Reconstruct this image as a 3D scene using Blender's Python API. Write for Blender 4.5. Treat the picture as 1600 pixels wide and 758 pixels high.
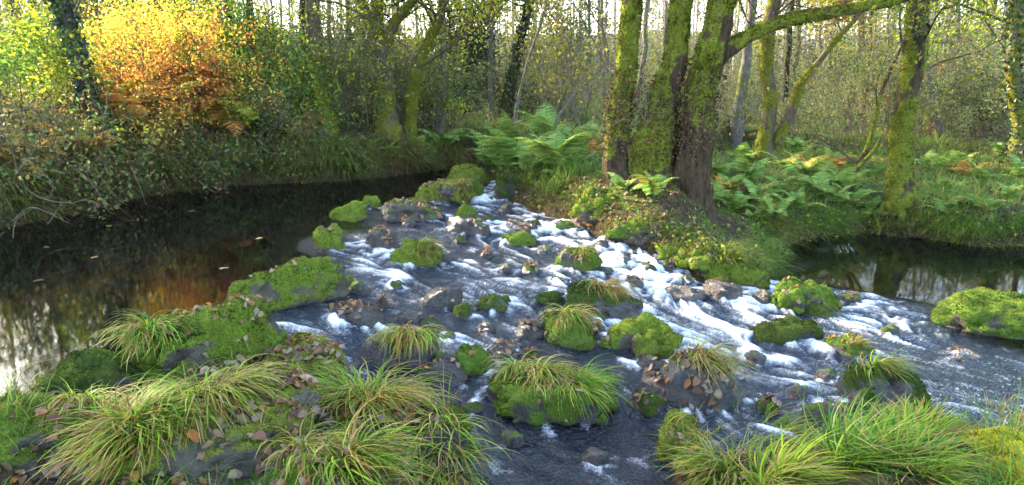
import bpy, bmesh, math, random
import numpy as np
from mathutils import Vector, Matrix
from mathutils.bvhtree import BVHTree

# ------------------------------------------------------------------ camera, sky, sun, exposure
for _o in list(bpy.data.objects):
    bpy.data.objects.remove(_o)
SC = bpy.context.scene
COL = SC.collection
SUN_AZ, SUN_EL = -58.0, 23.0           # degrees clockwise from +Y, degrees above horizon

cam_d = bpy.data.cameras.new('camera')
cam_d.sensor_width = 36.0
cam_d.lens = 24.5
cam_d.clip_start = 0.05
cam_d.clip_end = 2000
cam = bpy.data.objects.new('camera', cam_d)
cam.location = (0, 0, 1.7)
cam.rotation_euler = (math.radians(90 - 12.9), 0, 0)
COL.objects.link(cam)
SC.camera = cam

world = bpy.data.worlds.new('World')
SC.world = world
world.use_nodes = True
_nt = world.node_tree
_bg = _nt.nodes['Background']
_sky = _nt.nodes.new('ShaderNodeTexSky')
_sky.sky_type = 'NISHITA'
_sky.sun_disc = False
_sky.sun_elevation = math.radians(SUN_EL)
_sky.sun_rotation = math.radians(SUN_AZ)
_sky.air_density = 1.0
_sky.dust_density = 1.8
_sky.ozone_density = 0.6
_nt.links.new(_sky.outputs[0], _bg.inputs[0])
_bg.inputs[1].default_value = 0.15

sun_d = bpy.data.lights.new('sun', 'SUN')
sun_d.energy = 3.0
sun_d.angle = math.radians(0.6)
sun_d.color = (1.0, 0.86, 0.66)
sun = bpy.data.objects.new('sun', sun_d)
_dir = Vector((math.sin(math.radians(SUN_AZ)) * math.cos(math.radians(SUN_EL)),
               math.cos(math.radians(SUN_AZ)) * math.cos(math.radians(SUN_EL)),
               math.sin(math.radians(SUN_EL))))
sun.rotation_euler = _dir.to_track_quat('Z', 'Y').to_euler()
COL.objects.link(sun)

SC.view_settings.view_transform = 'Standard'
SC.view_settings.look = 'None'
SC.view_settings.exposure = 3.75
SC.view_settings.gamma = 1.0
SC.view_settings.use_curve_mapping = False
SC.render.engine = 'CYCLES'
SC.cycles.use_denoising = True
SC.cycles.max_bounces = 8
SC.cycles.diffuse_bounces = 3
SC.cycles.glossy_bounces = 3
SC.cycles.transmission_bounces = 6
SC.cycles.transparent_max_bounces = 8
SC.cycles.volume_bounces = 0
SC.cycles.caustics_reflective = False
SC.cycles.caustics_refractive = False

random.seed(7)
RNG = np.random.default_rng(11)

# ------------------------------------------------------------------ numpy noise
_G = np.array([[1,1,0],[-1,1,0],[1,-1,0],[-1,-1,0],[1,0,1],[-1,0,1],[1,0,-1],[-1,0,-1],
               [0,1,1],[0,-1,1],[0,1,-1],[0,-1,-1],[1,1,0],[-1,1,0],[0,-1,1],[0,-1,-1]], float)

def _hash(a, b, c):
    h = (a * 374761393 + b * 668265263 + c * 2147483647 + 1013904223) & 0xFFFFFFFF
    h = ((h ^ (h >> 13)) * 1274126177) & 0xFFFFFFFF
    h = ((h ^ (h >> 16)) * 2246822519) & 0xFFFFFFFF
    return (h ^ (h >> 15)) & 15

def pnoise(p):
    p = np.asarray(p, float)
    i = np.floor(p).astype(np.int64)
    f = p - i
    u = f * f * f * (f * (f * 6 - 15) + 10)
    out = np.zeros(len(p))
    for dx in (0, 1):
        for dy in (0, 1):
            for dz in (0, 1):
                g = _G[_hash(i[:, 0] + dx, i[:, 1] + dy, i[:, 2] + dz)]
                d = f - np.array([dx, dy, dz])
                w = ((u[:, 0] if dx else 1 - u[:, 0]) * (u[:, 1] if dy else 1 - u[:, 1])
                     * (u[:, 2] if dz else 1 - u[:, 2]))
                out += w * (g * d).sum(1)
    return out

def fbm(p, octv=4, gain=0.5):
    p = np.asarray(p, float)
    a, s, out = 1.0, 1.0, np.zeros(len(p))
    for k in range(octv):
        out += a * pnoise(p * s + 17.3 * k)
        a *= gain
        s *= 2.03
    return out

def sstep(a, b, x):
    t = np.clip((x - a) / (b - a), 0, 1)
    return t * t * (3 - 2 * t)

# ------------------------------------------------------------------ the lie of the land (metres; pool level = 0)
LEVEL_P = [
    (-4.444, 6.32),
    (-3.306, 4.601),
    (-2.41, 3.753),
    (-3.547, 6.816),
    (-2.59, 4.871),
    (-3.896, 8.871),
    (-2.322, 6.096),
    (-3.867, 10.41),
    (-2.1, 4.601),
    (-1.841, 5.171),
    (-1.924, 5.42),
    (-1.694, 4.943),
    (-2.049, 5.334),
    (-2.128, 6.816),
    (-2.422, 8.067),
    (-2.524, 9.333),
    (-2.661, 11.044),
    (-2.02, 12.148),
    (-1.199, 13.01),
    (-1.761, 9.442),
    (-1.362, 10.474),
    (-0.376, 11.607),
    (-1.803, 7.495),
    (-1.616, 7.099),
    (-1.494, 7.942),
    (-0.999, 6.545),
    (-0.793, 8.446),
    (-0.276, 9.882),
    (0.428, 9.146),
    (0.0, 7.498),
    (-0.519, 6.814),
    (-1.623, 5.083),
    (-1.514, 5.197),
    (-1.312, 5.666),
    (-0.873, 5.644),
    (-0.427, 5.512),
    (0.0, 6.495),
    (0.543, 7.138),
    (1.001, 8.174),
    (0.618, 6.447),
    (1.278, 7.485),
    (1.52, 6.926),
    (1.206, 6.266),
    (1.621, 6.479),
    (1.998, 6.964),
    (2.148, 6.778),
    (1.845, 5.925),
    (1.503, 5.955),
    (2.565, 7.029),
    (2.386, 6.144),
    (3.593, 8.402),
    (3.323, 6.905),
    (4.501, 7.861),
    (5.613, 8.439),
    (5.814, 7.6),
    (3.42, 5.845),
    (4.274, 5.845),
    (2.238, 5.033),
    (1.733, 5.011),
    (2.774, 4.638),
    (3.912, 5.077),
    (0.84, 5.383),
    (0.496, 5.062),
    (0.96, 4.856),
    (0.973, 4.207),
    (0.102, 5.23),
    (-0.278, 4.701),
    (-0.814, 4.588),
    (-1.107, 4.699),
    (-0.432, 4.335),
    (-0.08, 3.952),
    (0.405, 4.006),
    (0.185, 3.607),
    (0.742, 3.623),
    (-0.358, 3.496),
    (-8, 6),
    (-8, 4),
    (-14, 3),
    (-25, 0),
    (-5, 2.5),
    (-3.5, 3),
    (-3, 14),
    (-12, 14),
    (0, 14),
    (2, 11),
    (3.5, 10),
    (6, 11),
    (9, 9),
    (14, 8),
    (25, 8),
    (9, 5),
    (14, 4),
    (3, 2),
    (6, 2.5),
    (12, 14),
    (0, 2.2),
    (-1.6, 2.2),
    (-0.8, 2.2),
]
LEVEL_V = [
    0,
    0,
    0,
    0,
    0,
    0,
    0,
    0,
    0,
    0,
    0,
    0,
    0,
    0,
    0,
    0,
    0,
    0,
    0,
    -0.02,
    -0.03,
    0.0,
    -0.06,
    -0.14,
    -0.05,
    -0.19,
    -0.08,
    -0.1,
    -0.14,
    -0.17,
    -0.2,
    -0.1,
    -0.22,
    -0.22,
    -0.27,
    -0.28,
    -0.24,
    -0.22,
    -0.18,
    -0.29,
    -0.24,
    -0.3,
    -0.36,
    -0.43,
    -0.38,
    -0.46,
    -0.55,
    -0.5,
    -0.54,
    -0.57,
    -0.56,
    -0.57,
    -0.57,
    -0.57,
    -0.57,
    -0.58,
    -0.58,
    -0.58,
    -0.57,
    -0.6,
    -0.6,
    -0.4,
    -0.38,
    -0.5,
    -0.57,
    -0.34,
    -0.38,
    -0.33,
    -0.28,
    -0.45,
    -0.52,
    -0.55,
    -0.57,
    -0.58,
    -0.5,
    0,
    0,
    0,
    0,
    0,
    0,
    0.0,
    0,
    -0.02,
    -0.25,
    -0.5,
    -0.57,
    -0.57,
    -0.57,
    -0.57,
    -0.6,
    -0.6,
    -0.6,
    -0.6,
    -0.5,
    -0.5,
    -0.2,
    -0.4,
]
RIVER = [
    (-30, 5.5),
    (-14, 6.6),
    (-9, 7.3),
    (-6.303, 7.994),
    (-5.991, 8.656),
    (-5.83, 9.333),
    (-5.635, 10.655),
    (-5.047, 11.607),
    (-4.099, 11.988),
    (-2.956, 12.311),
    (-1.959, 13.292),
    (-1.297, 14.106),
    (-0.817, 14.325),
    (-0.316, 12.229),
    (-0.099, 10.714),
    (0.277, 9.889),
    (0.69, 9.219),
    (1.035, 8.468),
    (1.425, 7.949),
    (1.714, 7.698),
    (1.977, 7.419),
    (2.365, 7.283),
    (2.839, 7.588),
    (3.245, 8.289),
    (3.496, 9.138),
    (4.21, 9.683),
    (5.391, 10.438),
    (6.111, 9.99),
    (6.542, 9.499),
    (7.259, 9.499),
    (9, 9.9),
    (14, 10),
    (30, 11),
    (30, 2),
    (9, 3.6),
    (3.831, 4.576),
    (3.074, 4.121),
    (2.721, 4.306),
    (2.233, 4.102),
    (1.854, 3.99),
    (1.263, 3.762),
    (1.105, 3.976),
    (0.886, 3.527),
    (0.6, 2.4),
    (-0.25, 2.5),
    (-0.23, 3.453),
    (-0.381, 3.754),
    (-0.65, 4.059),
    (-0.993, 4.158),
    (-1.359, 4.169),
    (-1.53, 4.336),
    (-1.894, 3.843),
    (-2.279, 3.355),
    (-2.591, 3.229),
    (-4.5, 2.6),
    (-9, 1.2),
    (-30, -3),
]
BANK_P = [
    (-7, 9.5),
    (-5, 10.5),
    (-5.5, 14),
    (-3, 13.5),
    (-10, 9),
    (-1, 14),
    (-20, 10),
    (0.6, 11.2),
    (2, 9.5),
    (1.4, 9.2),
    (1.9, 8.5),
    (2.3, 8.7),
    (2.5, 8.3),
    (2.1, 8.1),
    (3.3, 9.4),
    (3.4, 11),
    (5, 11.5),
    (8, 11.5),
    (14, 12),
    (25, 13),
    (0, 18),
    (8, 18),
    (-2.5, 2.6),
    (-1.5, 2.8),
    (-0.8, 2.4),
    (-5, 1.5),
    (1.5, 2.2),
    (3, 2),
    (6, 1),
    (0, 0),
    (15, 0),
    (-15, -4),
]
BANK_H = [
    1.6,
    1.7,
    1.75,
    1.2,
    1.7,
    0.6,
    1.4,
    0.62,
    0.72,
    0.8,
    0.75,
    0.7,
    0.22,
    0.45,
    0.5,
    0.7,
    0.6,
    0.5,
    0.5,
    0.8,
    0.7,
    0.7,
    0.12,
    0.2,
    0.4,
    0.3,
    0.35,
    0.3,
    0.5,
    0.4,
    0.6,
    0.6,
]
BANK_W = [
    1.5,
    1.7,
    1.7,
    1.5,
    1.4,
    1.2,
    1,
    0.6,
    0.7,
    0.4,
    0.3,
    0.3,
    0.4,
    0.4,
    0.6,
    0.7,
    0.5,
    0.4,
    0.5,
    0.8,
    1,
    1,
    0.5,
    0.5,
    0.4,
    0.6,
    0.4,
    0.4,
    0.6,
    0.6,
    1,
    1,
]
DEPTH_P = [
    (-4, 6),
    (-3, 8),
    (-2.5, 10),
    (-3.5, 4),
    (-8, 5),
    (-1.6, 6),
    (-1, 8),
    (0, 9),
    (0, 6),
    (0.5, 4.8),
    (1.5, 6.5),
    (1, 8),
    (0.2, 3.5),
    (3, 6),
    (5, 7),
    (8, 8),
    (4, 4.5),
    (-0.6, 10.5),
    (2, 4.5),
]
DEPTH_V = [
    0.75,
    0.7,
    0.5,
    0.6,
    0.8,
    0.28,
    0.16,
    0.16,
    0.17,
    0.16,
    0.2,
    0.16,
    0.25,
    0.35,
    0.6,
    0.7,
    0.4,
    0.2,
    0.3,
]

def _nw(P, V, x, y, sig):
    """smooth interpolation of values V at points P"""
    P = np.asarray(P, float); V = np.asarray(V, float)
    d2 = (x[:, None] - P[None, :, 0]) ** 2 + (y[:, None] - P[None, :, 1]) ** 2
    m = d2.min(1)[:, None]
    w = np.exp(-(d2 - m) / (2 * sig * sig)) + 1e-12
    return (w * V[None]).sum(1) / w.sum(1)

def _idw(P, V, x, y):
    P = np.asarray(P, float); V = np.asarray(V, float)
    d2 = (x[:, None] - P[None, :, 0]) ** 2 + (y[:, None] - P[None, :, 1]) ** 2
    w = 1 / (d2 + .25) ** 1.6
    return (w * V[None]).sum(1) / w.sum(1)

def water_level(x, y):
    x = np.asarray(x, float).ravel(); y = np.asarray(y, float).ravel()
    return np.minimum(_nw(LEVEL_P, LEVEL_V, x, y, 0.42) + .03, 0.0)

def river_dist(x, y):
    """signed distance to the water's edge: negative in the river"""
    x = np.asarray(x, float).ravel(); y = np.asarray(y, float).ravel()
    best = np.full(len(x), 1e9)
    inside = np.zeros(len(x), bool)
    n = len(RIVER)
    for k in range(n):
        ax, ay = RIVER[k]; bx, by = RIVER[(k + 1) % n]
        ex, ey = bx - ax, by - ay
        t = np.clip(((x - ax) * ex + (y - ay) * ey) / (ex * ex + ey * ey), 0, 1)
        best = np.minimum(best, (x - ax - t * ex) ** 2 + (y - ay - t * ey) ** 2)
        c = (ay > y) != (by > y)
        if ey != 0:
            inside ^= c & (x < ex * (y - ay) / ey + ax)
    d = np.sqrt(best)
    return np.where(inside, -d, d)

def ground_level(x, y, rough=True):
    x = np.asarray(x, float).ravel(); y = np.asarray(y, float).ravel()
    d = river_dist(x, y)
    wl = water_level(x, y)
    H = _idw(BANK_P, BANK_H, x, y)
    W = _idw(BANK_P, BANK_W, x, y)
    dep = _nw(DEPTH_P, DEPTH_V, x, y, 0.8)
    do = np.maximum(d, 0)
    p = np.stack([x, y, np.zeros_like(x)], 1)
    big = fbm(p * 0.22, 3) * 0.5
    zo = wl + H * (.30 * (1 - np.exp(-do / .10)) + .70 * (1 - np.exp(-do / W))) + 0.02 * np.clip(do - 4, 0, 60) + 0.09 * np.clip(do - 22, 0, 70) + big * sstep(3, 12, do) + 3.0 * fbm(p * .035 + 3, 2) * sstep(25, 60, do)
    zi = wl - dep * (1 - np.exp(np.minimum(d, 0) / 0.3))
    z = np.where(d > 0, zo, zi)
    if rough:
        z = z + 0.07 * fbm(p * 1.7 + 5, 3) * sstep(0, .6, np.abs(d)) + 0.03 * fbm(p * 6.0, 2) * sstep(0, .5, np.abs(d))
    return z

# ------------------------------------------------------------------ where things stand (metres)
TURB_P = [
    (-4.444, 6.32),
    (-3.547, 6.816),
    (-2.59, 4.871),
    (-2.322, 6.096),
    (-3.867, 10.41),
    (-2.41, 3.753),
    (-2.02, 12.148),
    (-1.225, 13.292),
    (-2.422, 8.067),
    (-2.14, 6.854),
    (-2.443, 7.409),
    (-2.386, 6.816),
    (-2.115, 5.516),
    (-2.19, 5.171),
    (-2.213, 4.871),
    (-1.966, 5.386),
    (-2.178, 4.477),
    (-2.212, 7.327),
    (-2.011, 6.588),
    (-2.09, 6.096),
    (-1.855, 5.609),
    (-2.388, 8.656),
    (-1.886, 7.407),
    (-1.538, 6.751),
    (-1.136, 6.628),
    (-0.639, 6.713),
    (-1.783, 9.096),
    (-1.428, 9.581),
    (-0.973, 9.489),
    (-0.358, 11.044),
    (0.0, 9.995),
    (0.517, 9.211),
    (0.948, 8.399),
    (1.323, 7.775),
    (-0.305, 8.117),
    (-0.75, 7.975),
    (-0.568, 7.507),
    (0.0, 7.449),
    (0.26, 6.836),
    (-1.652, 4.948),
    (-1.474, 4.903),
    (-1.394, 5.15),
    (-1.252, 5.41),
    (-0.94, 6.129),
    (-0.849, 5.488),
    (-0.485, 6.339),
    (-0.126, 6.576),
    (0.318, 6.656),
    (0.642, 6.73),
    (1.355, 7.116),
    (1.34, 6.33),
    (1.711, 6.881),
    (1.756, 6.278),
    (1.401, 5.527),
    (1.694, 5.604),
    (2.249, 6.69),
    (1.665, 5.129),
    (2.541, 6.601),
    (2.101, 5.671),
    (2.627, 6.014),
    (2.297, 5.319),
    (1.954, 4.944),
    (3.09, 6.393),
    (3.415, 6.423),
    (3.575, 5.927),
    (3.048, 5.354),
    (3.161, 4.999),
    (2.358, 4.753),
    (3.767, 5.496),
    (4.494, 6.091),
    (5.354, 8.032),
    (4.347, 8.317),
    (3.801, 8.926),
    (3.689, 9.313),
    (5.294, 9.345),
    (6.33, 8.327),
    (5.326, 8.642),
    (4.351, 9.215),
    (4.589, 7.757),
    (-2.407, 9.952),
    (-2.456, 11.044),
    (-2.611, 9.333),
    (-2.047, 11.044),
    (3.955, 5.004),
    (-0.498, 5.103),
    (-0.756, 4.825),
    (-0.271, 4.577),
    (0.104, 5.322),
    (0.494, 5.045),
    (0.758, 4.805),
    (1.035, 4.763),
    (0.703, 4.41),
    (-0.081, 4.027),
    (0.198, 3.924),
    (0.374, 3.665),
    (0.64, 3.962),
    (-0.367, 3.596),
    (-1.064, 4.508),
    (1.854, 4.418),
    (1.562, 4.478),
]
TURB_V = [
    0,
    0,
    0,
    0,
    0,
    0,
    0,
    0,
    0.0,
    0,
    0,
    0,
    0,
    0,
    0,
    0,
    0,
    0,
    0.0,
    0,
    0,
    0.03,
    0.7,
    0.8,
    0.7,
    0.6,
    0.3,
    0.35,
    0.55,
    0.9,
    0.9,
    0.85,
    0.85,
    0.9,
    0.75,
    0.5,
    0.4,
    0.4,
    0.5,
    0.9,
    0.9,
    0.5,
    0.3,
    0.5,
    0.4,
    0.7,
    0.75,
    0.7,
    0.6,
    0.9,
    1,
    0.75,
    1.0,
    0.95,
    0.95,
    0.9,
    0.8,
    0.85,
    0.8,
    0.65,
    0.75,
    0.7,
    0.7,
    0.85,
    0.75,
    0.45,
    0.5,
    0.45,
    0.3,
    0.06,
    0.0,
    0.05,
    0.08,
    0.04,
    0.0,
    0.0,
    0,
    0.02,
    0.03,
    0,
    0,
    0,
    0,
    0.25,
    0.35,
    0.3,
    0.35,
    0.35,
    0.28,
    0.25,
    0.25,
    0.25,
    0.22,
    0.24,
    0.22,
    0.22,
    0.2,
    0.3,
    0.4,
    0.5,
]
ROCKS = [
    ('long moss covered block slanting across the pool edge with grey flat end', -1.827, 5.511, -0.084, 0.561, 0.18, 0.27, 66.8, 0.9, 'bright', 0.85),
    ('long mossy slab of the weir with brown leaves along its top', -1.855, 4.171, -0.061, 0.455, 0.19, 0.32, 50.4, 0.95, 'bright', 0.6),
    ('dark mossy end stone of the weir beside the still pool', -2.378, 3.68, -0.025, 0.271, 0.216, 0.202, 20, 0.9, 'dark', 0.3),
    ('yellow mossed boulder with grey leaves on its right shoulder', -1.404, 4.305, -0.153, 0.352, 0.316, 0.155, -15, 0.85, 'olive', 0.3),
    ('low mossy stone at the left picture edge in front of pool', -2.268, 3.086, 0.007, 0.346, 0.277, 0.152, 10, 0.9, 'mid', 0.3),
    ('broad boulder buried under the biggest grass tussock', -1.598, 3.132, -0.062, 0.551, 0.386, 0.196, 15, 0.6, 'olive', 0.3),
    ('rounded stone under the arching grass tussock in the foreground middle', -0.916, 3.703, -0.265, 0.355, 0.284, 0.139, 0, 0.6, 'olive', 0.3),
    ('dark stone overhung by grass beside the foreground water', -0.398, 3.556, -0.373, 0.22, 0.176, 0.235, 10, 0.5, 'dark', 0.3),
    ('leaf strewn stone at the very bottom between the tussocks', -0.898, 2.902, -0.113, 0.339, 0.238, 0.12, 0, 0.6, 'mid', 0.3),
    ('small bright green mossy cushion stone at the pool lip', -2.061, 8.812, -0.027, 0.224, 0.202, 0.193, 0, 1, 'bright', 0.1),
    ('smallest bright moss stone behind the cushion stone', -1.967, 9.549, -0.022, 0.144, 0.129, 0.182, 20, 1, 'bright', 0.1),
    ('flat stone plastered with brown leaves beside the moss cushions', -1.362, 9.105, -0.051, 0.397, 0.318, 0.211, 10, 0.35, 'mid', 0.4),
    ('large pale mossy boulder below the far bank', -0.976, 10.497, -0.057, 0.405, 0.365, 0.328, 0, 0.9, 'olive', 0.4),
    ('tilted olive boulder behind the large pale one at far bank', -0.79, 11.7, -0.038, 0.309, 0.278, 0.343, 30, 0.9, 'olive', 0.5),
    ('little round mossy stone right of the large pale boulder', -0.568, 10.722, -0.058, 0.129, 0.116, 0.209, 0, 1, 'mid', 0.1),
    ('mossy stone with leaves on the pool lip beside the chute', -1.972, 7.323, -0.068, 0.155, 0.139, 0.237, 10, 0.85, 'bright', 0.3),
    ('leaf covered hump splitting the first chute of water', -1.434, 7.516, -0.092, 0.205, 0.185, 0.251, -20, 0.1, 'wet', 0.2),
    ('mossy stone carrying the yellow green tussock in mid stream', -1.003, 7.134, -0.173, 0.28, 0.224, 0.225, 0, 0.95, 'bright', 0.2),
    ('narrow mossy stone just below the far mossy boulders', -0.607, 9.014, -0.077, 0.15, 0.12, 0.167, -30, 0.9, 'mid', 0.2),
    ('leaf caked ridge stone in the upper rapids', -0.506, 8.292, -0.085, 0.269, 0.161, 0.181, -25, 0.2, 'wet', 0.3),
    ('leaf caked flat stone right of the ridge stone in the upper rapids', 0.097, 8.608, -0.129, 0.246, 0.172, 0.122, -15, 0.25, 'wet', 0.3),
    ('flat mossy stone awash in the middle of the upper rapids', 0.091, 8.032, -0.158, 0.224, 0.156, 0.097, 0, 0.9, 'mid', 0.3),
    ('mossy leaf strewn stone with short grass in the right rapids', 0.684, 7.193, -0.248, 0.216, 0.172, 0.22, -10, 0.8, 'mid', 0.3),
    ('small stone with a dab of moss near the right bank rapids', 0.638, 8.711, -0.144, 0.138, 0.11, 0.104, 0, 0.6, 'mid', 0.2),
    ('smooth wet stone with water sheeting over it', -0.626, 5.901, -0.256, 0.186, 0.148, 0.207, 25, 0.0, 'wet', 0.1),
    ('dark round mossy stone standing alone in mid stream', -0.422, 5.673, -0.281, 0.082, 0.074, 0.156, 0, 0.8, 'dark', 0.4),
    ('dark low mossy stone right of the lone round stone', -0.154, 5.918, -0.28, 0.163, 0.131, 0.11, 0, 0.8, 'dark', 0.3),
    ('leaf matted shoal stone below the second chute', -1.236, 5.272, -0.164, 0.23, 0.184, 0.129, 0, 0.1, 'wet', 0.3),
    ('wet black stone left of the hanging tussock', -0.962, 4.709, -0.283, 0.122, 0.11, 0.163, 0, 0.1, 'wet', 0.3),
    ('stone under the hanging tussock in the middle of the stream', -0.76, 4.828, -0.341, 0.213, 0.17, 0.248, 0, 0.4, 'dark', 0.3),
    ('upright square mossy stone beside the leaf capped stone', -0.281, 4.756, -0.389, 0.108, 0.097, 0.2, 10, 0.95, 'mid', 0.5),
    ('black stone capped with pale leaves', -0.083, 4.966, -0.379, 0.122, 0.109, 0.14, 0, 0.1, 'wet', 0.3),
    ('stone with a heap of pale leaves against the mossy tussock stone', 0.149, 5.463, -0.349, 0.158, 0.126, 0.14, 0, 0.15, 'wet', 0.2),
    ('mossy stone under the dark green tussock in mid stream', 0.464, 5.397, -0.393, 0.223, 0.201, 0.19, 0, 0.95, 'mid', 0.2),
    ('long dark stone under the dry brown tussock', 0.823, 6.08, -0.384, 0.347, 0.208, 0.207, -10, 0.6, 'dark', 0.3),
    ('bright moss cushion stone beside the white water', 1.042, 5.381, -0.448, 0.247, 0.198, 0.24, -25, 1, 'bright', 0.3),
    ('flat dark mossy stone awash behind the dark green tussock', 0.358, 6.216, -0.284, 0.136, 0.109, 0.071, 0, 0.9, 'dark', 0.2),
    ('big undercut mossy rock with two tussocks in the foreground stream', 0.279, 4.494, -0.521, 0.426, 0.341, 0.223, -5, 0.85, 'mid', 0.4),
    ('small round mossy stone alone in the shallow foreground water', 0.933, 4.446, -0.533, 0.114, 0.103, 0.126, 0, 0.95, 'dark', 0.2),
    ('upright yellow mossy boulder at the bottom beside the right tussocks', 1.046, 3.934, -0.579, 0.13, 0.117, 0.262, 10, 0.95, 'olive', 0.4),
    ('leaf heaped dark rock left of the broad white water', 1.361, 4.622, -0.564, 0.283, 0.226, 0.355, 0, 0.35, 'dark', 0.4),
    ('two humped mossy rock in the white water at right', 3.002, 6.736, -0.544, 0.31, 0.248, 0.242, -20, 0.85, 'mid', 0.4),
    ('low dark end stone touching the two humped rock', 3.029, 6.533, -0.536, 0.157, 0.141, 0.118, 0, 0.8, 'dark', 0.2),
    ('dark flat mossy stone awash below the two humped rock', 2.416, 5.905, -0.542, 0.299, 0.149, 0.13, 3, 0.9, 'dark', 0.3),
    ('small grassy stone with leaves left of the isolated tussock', 2.891, 5.623, -0.575, 0.2, 0.16, 0.13, 0, 0.6, 'mid', 0.3),
    ('stone under the isolated tussock in the right stream', 2.654, 4.707, -0.606, 0.275, 0.22, 0.252, -30, 0.7, 'dark', 0.3),
    ('low wet stone left of the isolated tussock stone', 2.496, 4.68, -0.583, 0.156, 0.125, 0.076, -20, 0.5, 'dark', 0.2),
    ('broad mossy boulder at the right picture edge in the stream', 4.654, 6.299, -0.589, 0.592, 0.415, 0.257, -12, 0.95, 'mid', 0.3),
    ('brown stone barely awash near the right edge', 3.808, 5.549, -0.579, 0.141, 0.127, 0.061, 0, 0.1, 'wet', 0.3),
    ('bright yellow mossed stone in the bottom right corner', 2.642, 3.292, -0.269, 0.237, 0.213, 0.134, 0, 1, 'yellow', 0.2),
    ('wet brown slab with thin water beside the bright cushion', 0.749, 4.688, -0.65, 0.343, 0.343, 0.201, -30, 0.0, 'wet', 0.3),
    ('wet brown slab with leaves under the foreground cushion stones', 1.122, 4.928, -0.599, 0.291, 0.291, 0.225, -30, 0.0, 'wet', 0.3),
    ('rounded stone hidden by the white foam of the main chute', 1.689, 6.765, -0.449, 0.26, 0.234, 0.135, -30, 0.0, 'wet', 0.2),
    ('dark wet stone splitting the right hand rapids', 1.203, 7.459, -0.248, 0.127, 0.115, 0.1, 0, 0.0, 'wet', 0.2),
    ('dark wet boulder at the foot of the right bank rapids', 2.166, 6.838, -0.434, 0.236, 0.188, 0.151, -35, 0.0, 'wet', 0.3),
    ('wet stone poking from the rapids right of the leaf matted shoal', -0.852, 5.502, -0.227, 0.107, 0.096, 0.062, 0, 0.0, 'wet', 0.2),
    ('mossy stone under leaves at the foot of the tussock boulder', -0.464, 4.695, -0.379, 0.184, 0.166, 0.139, 0, 0.3, 'wet', 0.3),
    ('leaf littered stone at the foot of the right tussocks', 2.184, 4.446, -0.566, 0.195, 0.176, 0.085, 0, 0.2, 'wet', 0.3),
    ('bright green mossy ledge at the foot of the right bank', 2.418, 7.442, -0.457, 0.363, 0.254, 0.222, -25, 1, 'bright', 0.3),
    ('second bright mossy ledge above the lowest one on right bank', 2.036, 7.654, -0.311, 0.33, 0.231, 0.21, -30, 1, 'bright', 0.3),
    ('mossy hummock on right bank beside the rapids', 1.073, 8.827, -0.025, 0.325, 0.26, 0.316, -10, 1, 'bright', 0.3),
    ('leafy moss hummock on right bank under the big tree', 1.609, 8.124, -0.128, 0.341, 0.273, 0.214, -20, 0.8, 'mid', 0.3),
    ('dark stone under the ferns at the head of the rapids', 0.0, 10.782, -0.021, 0.246, 0.222, 0.282, 0, 0.7, 'dark', 0.3),
]
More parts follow.
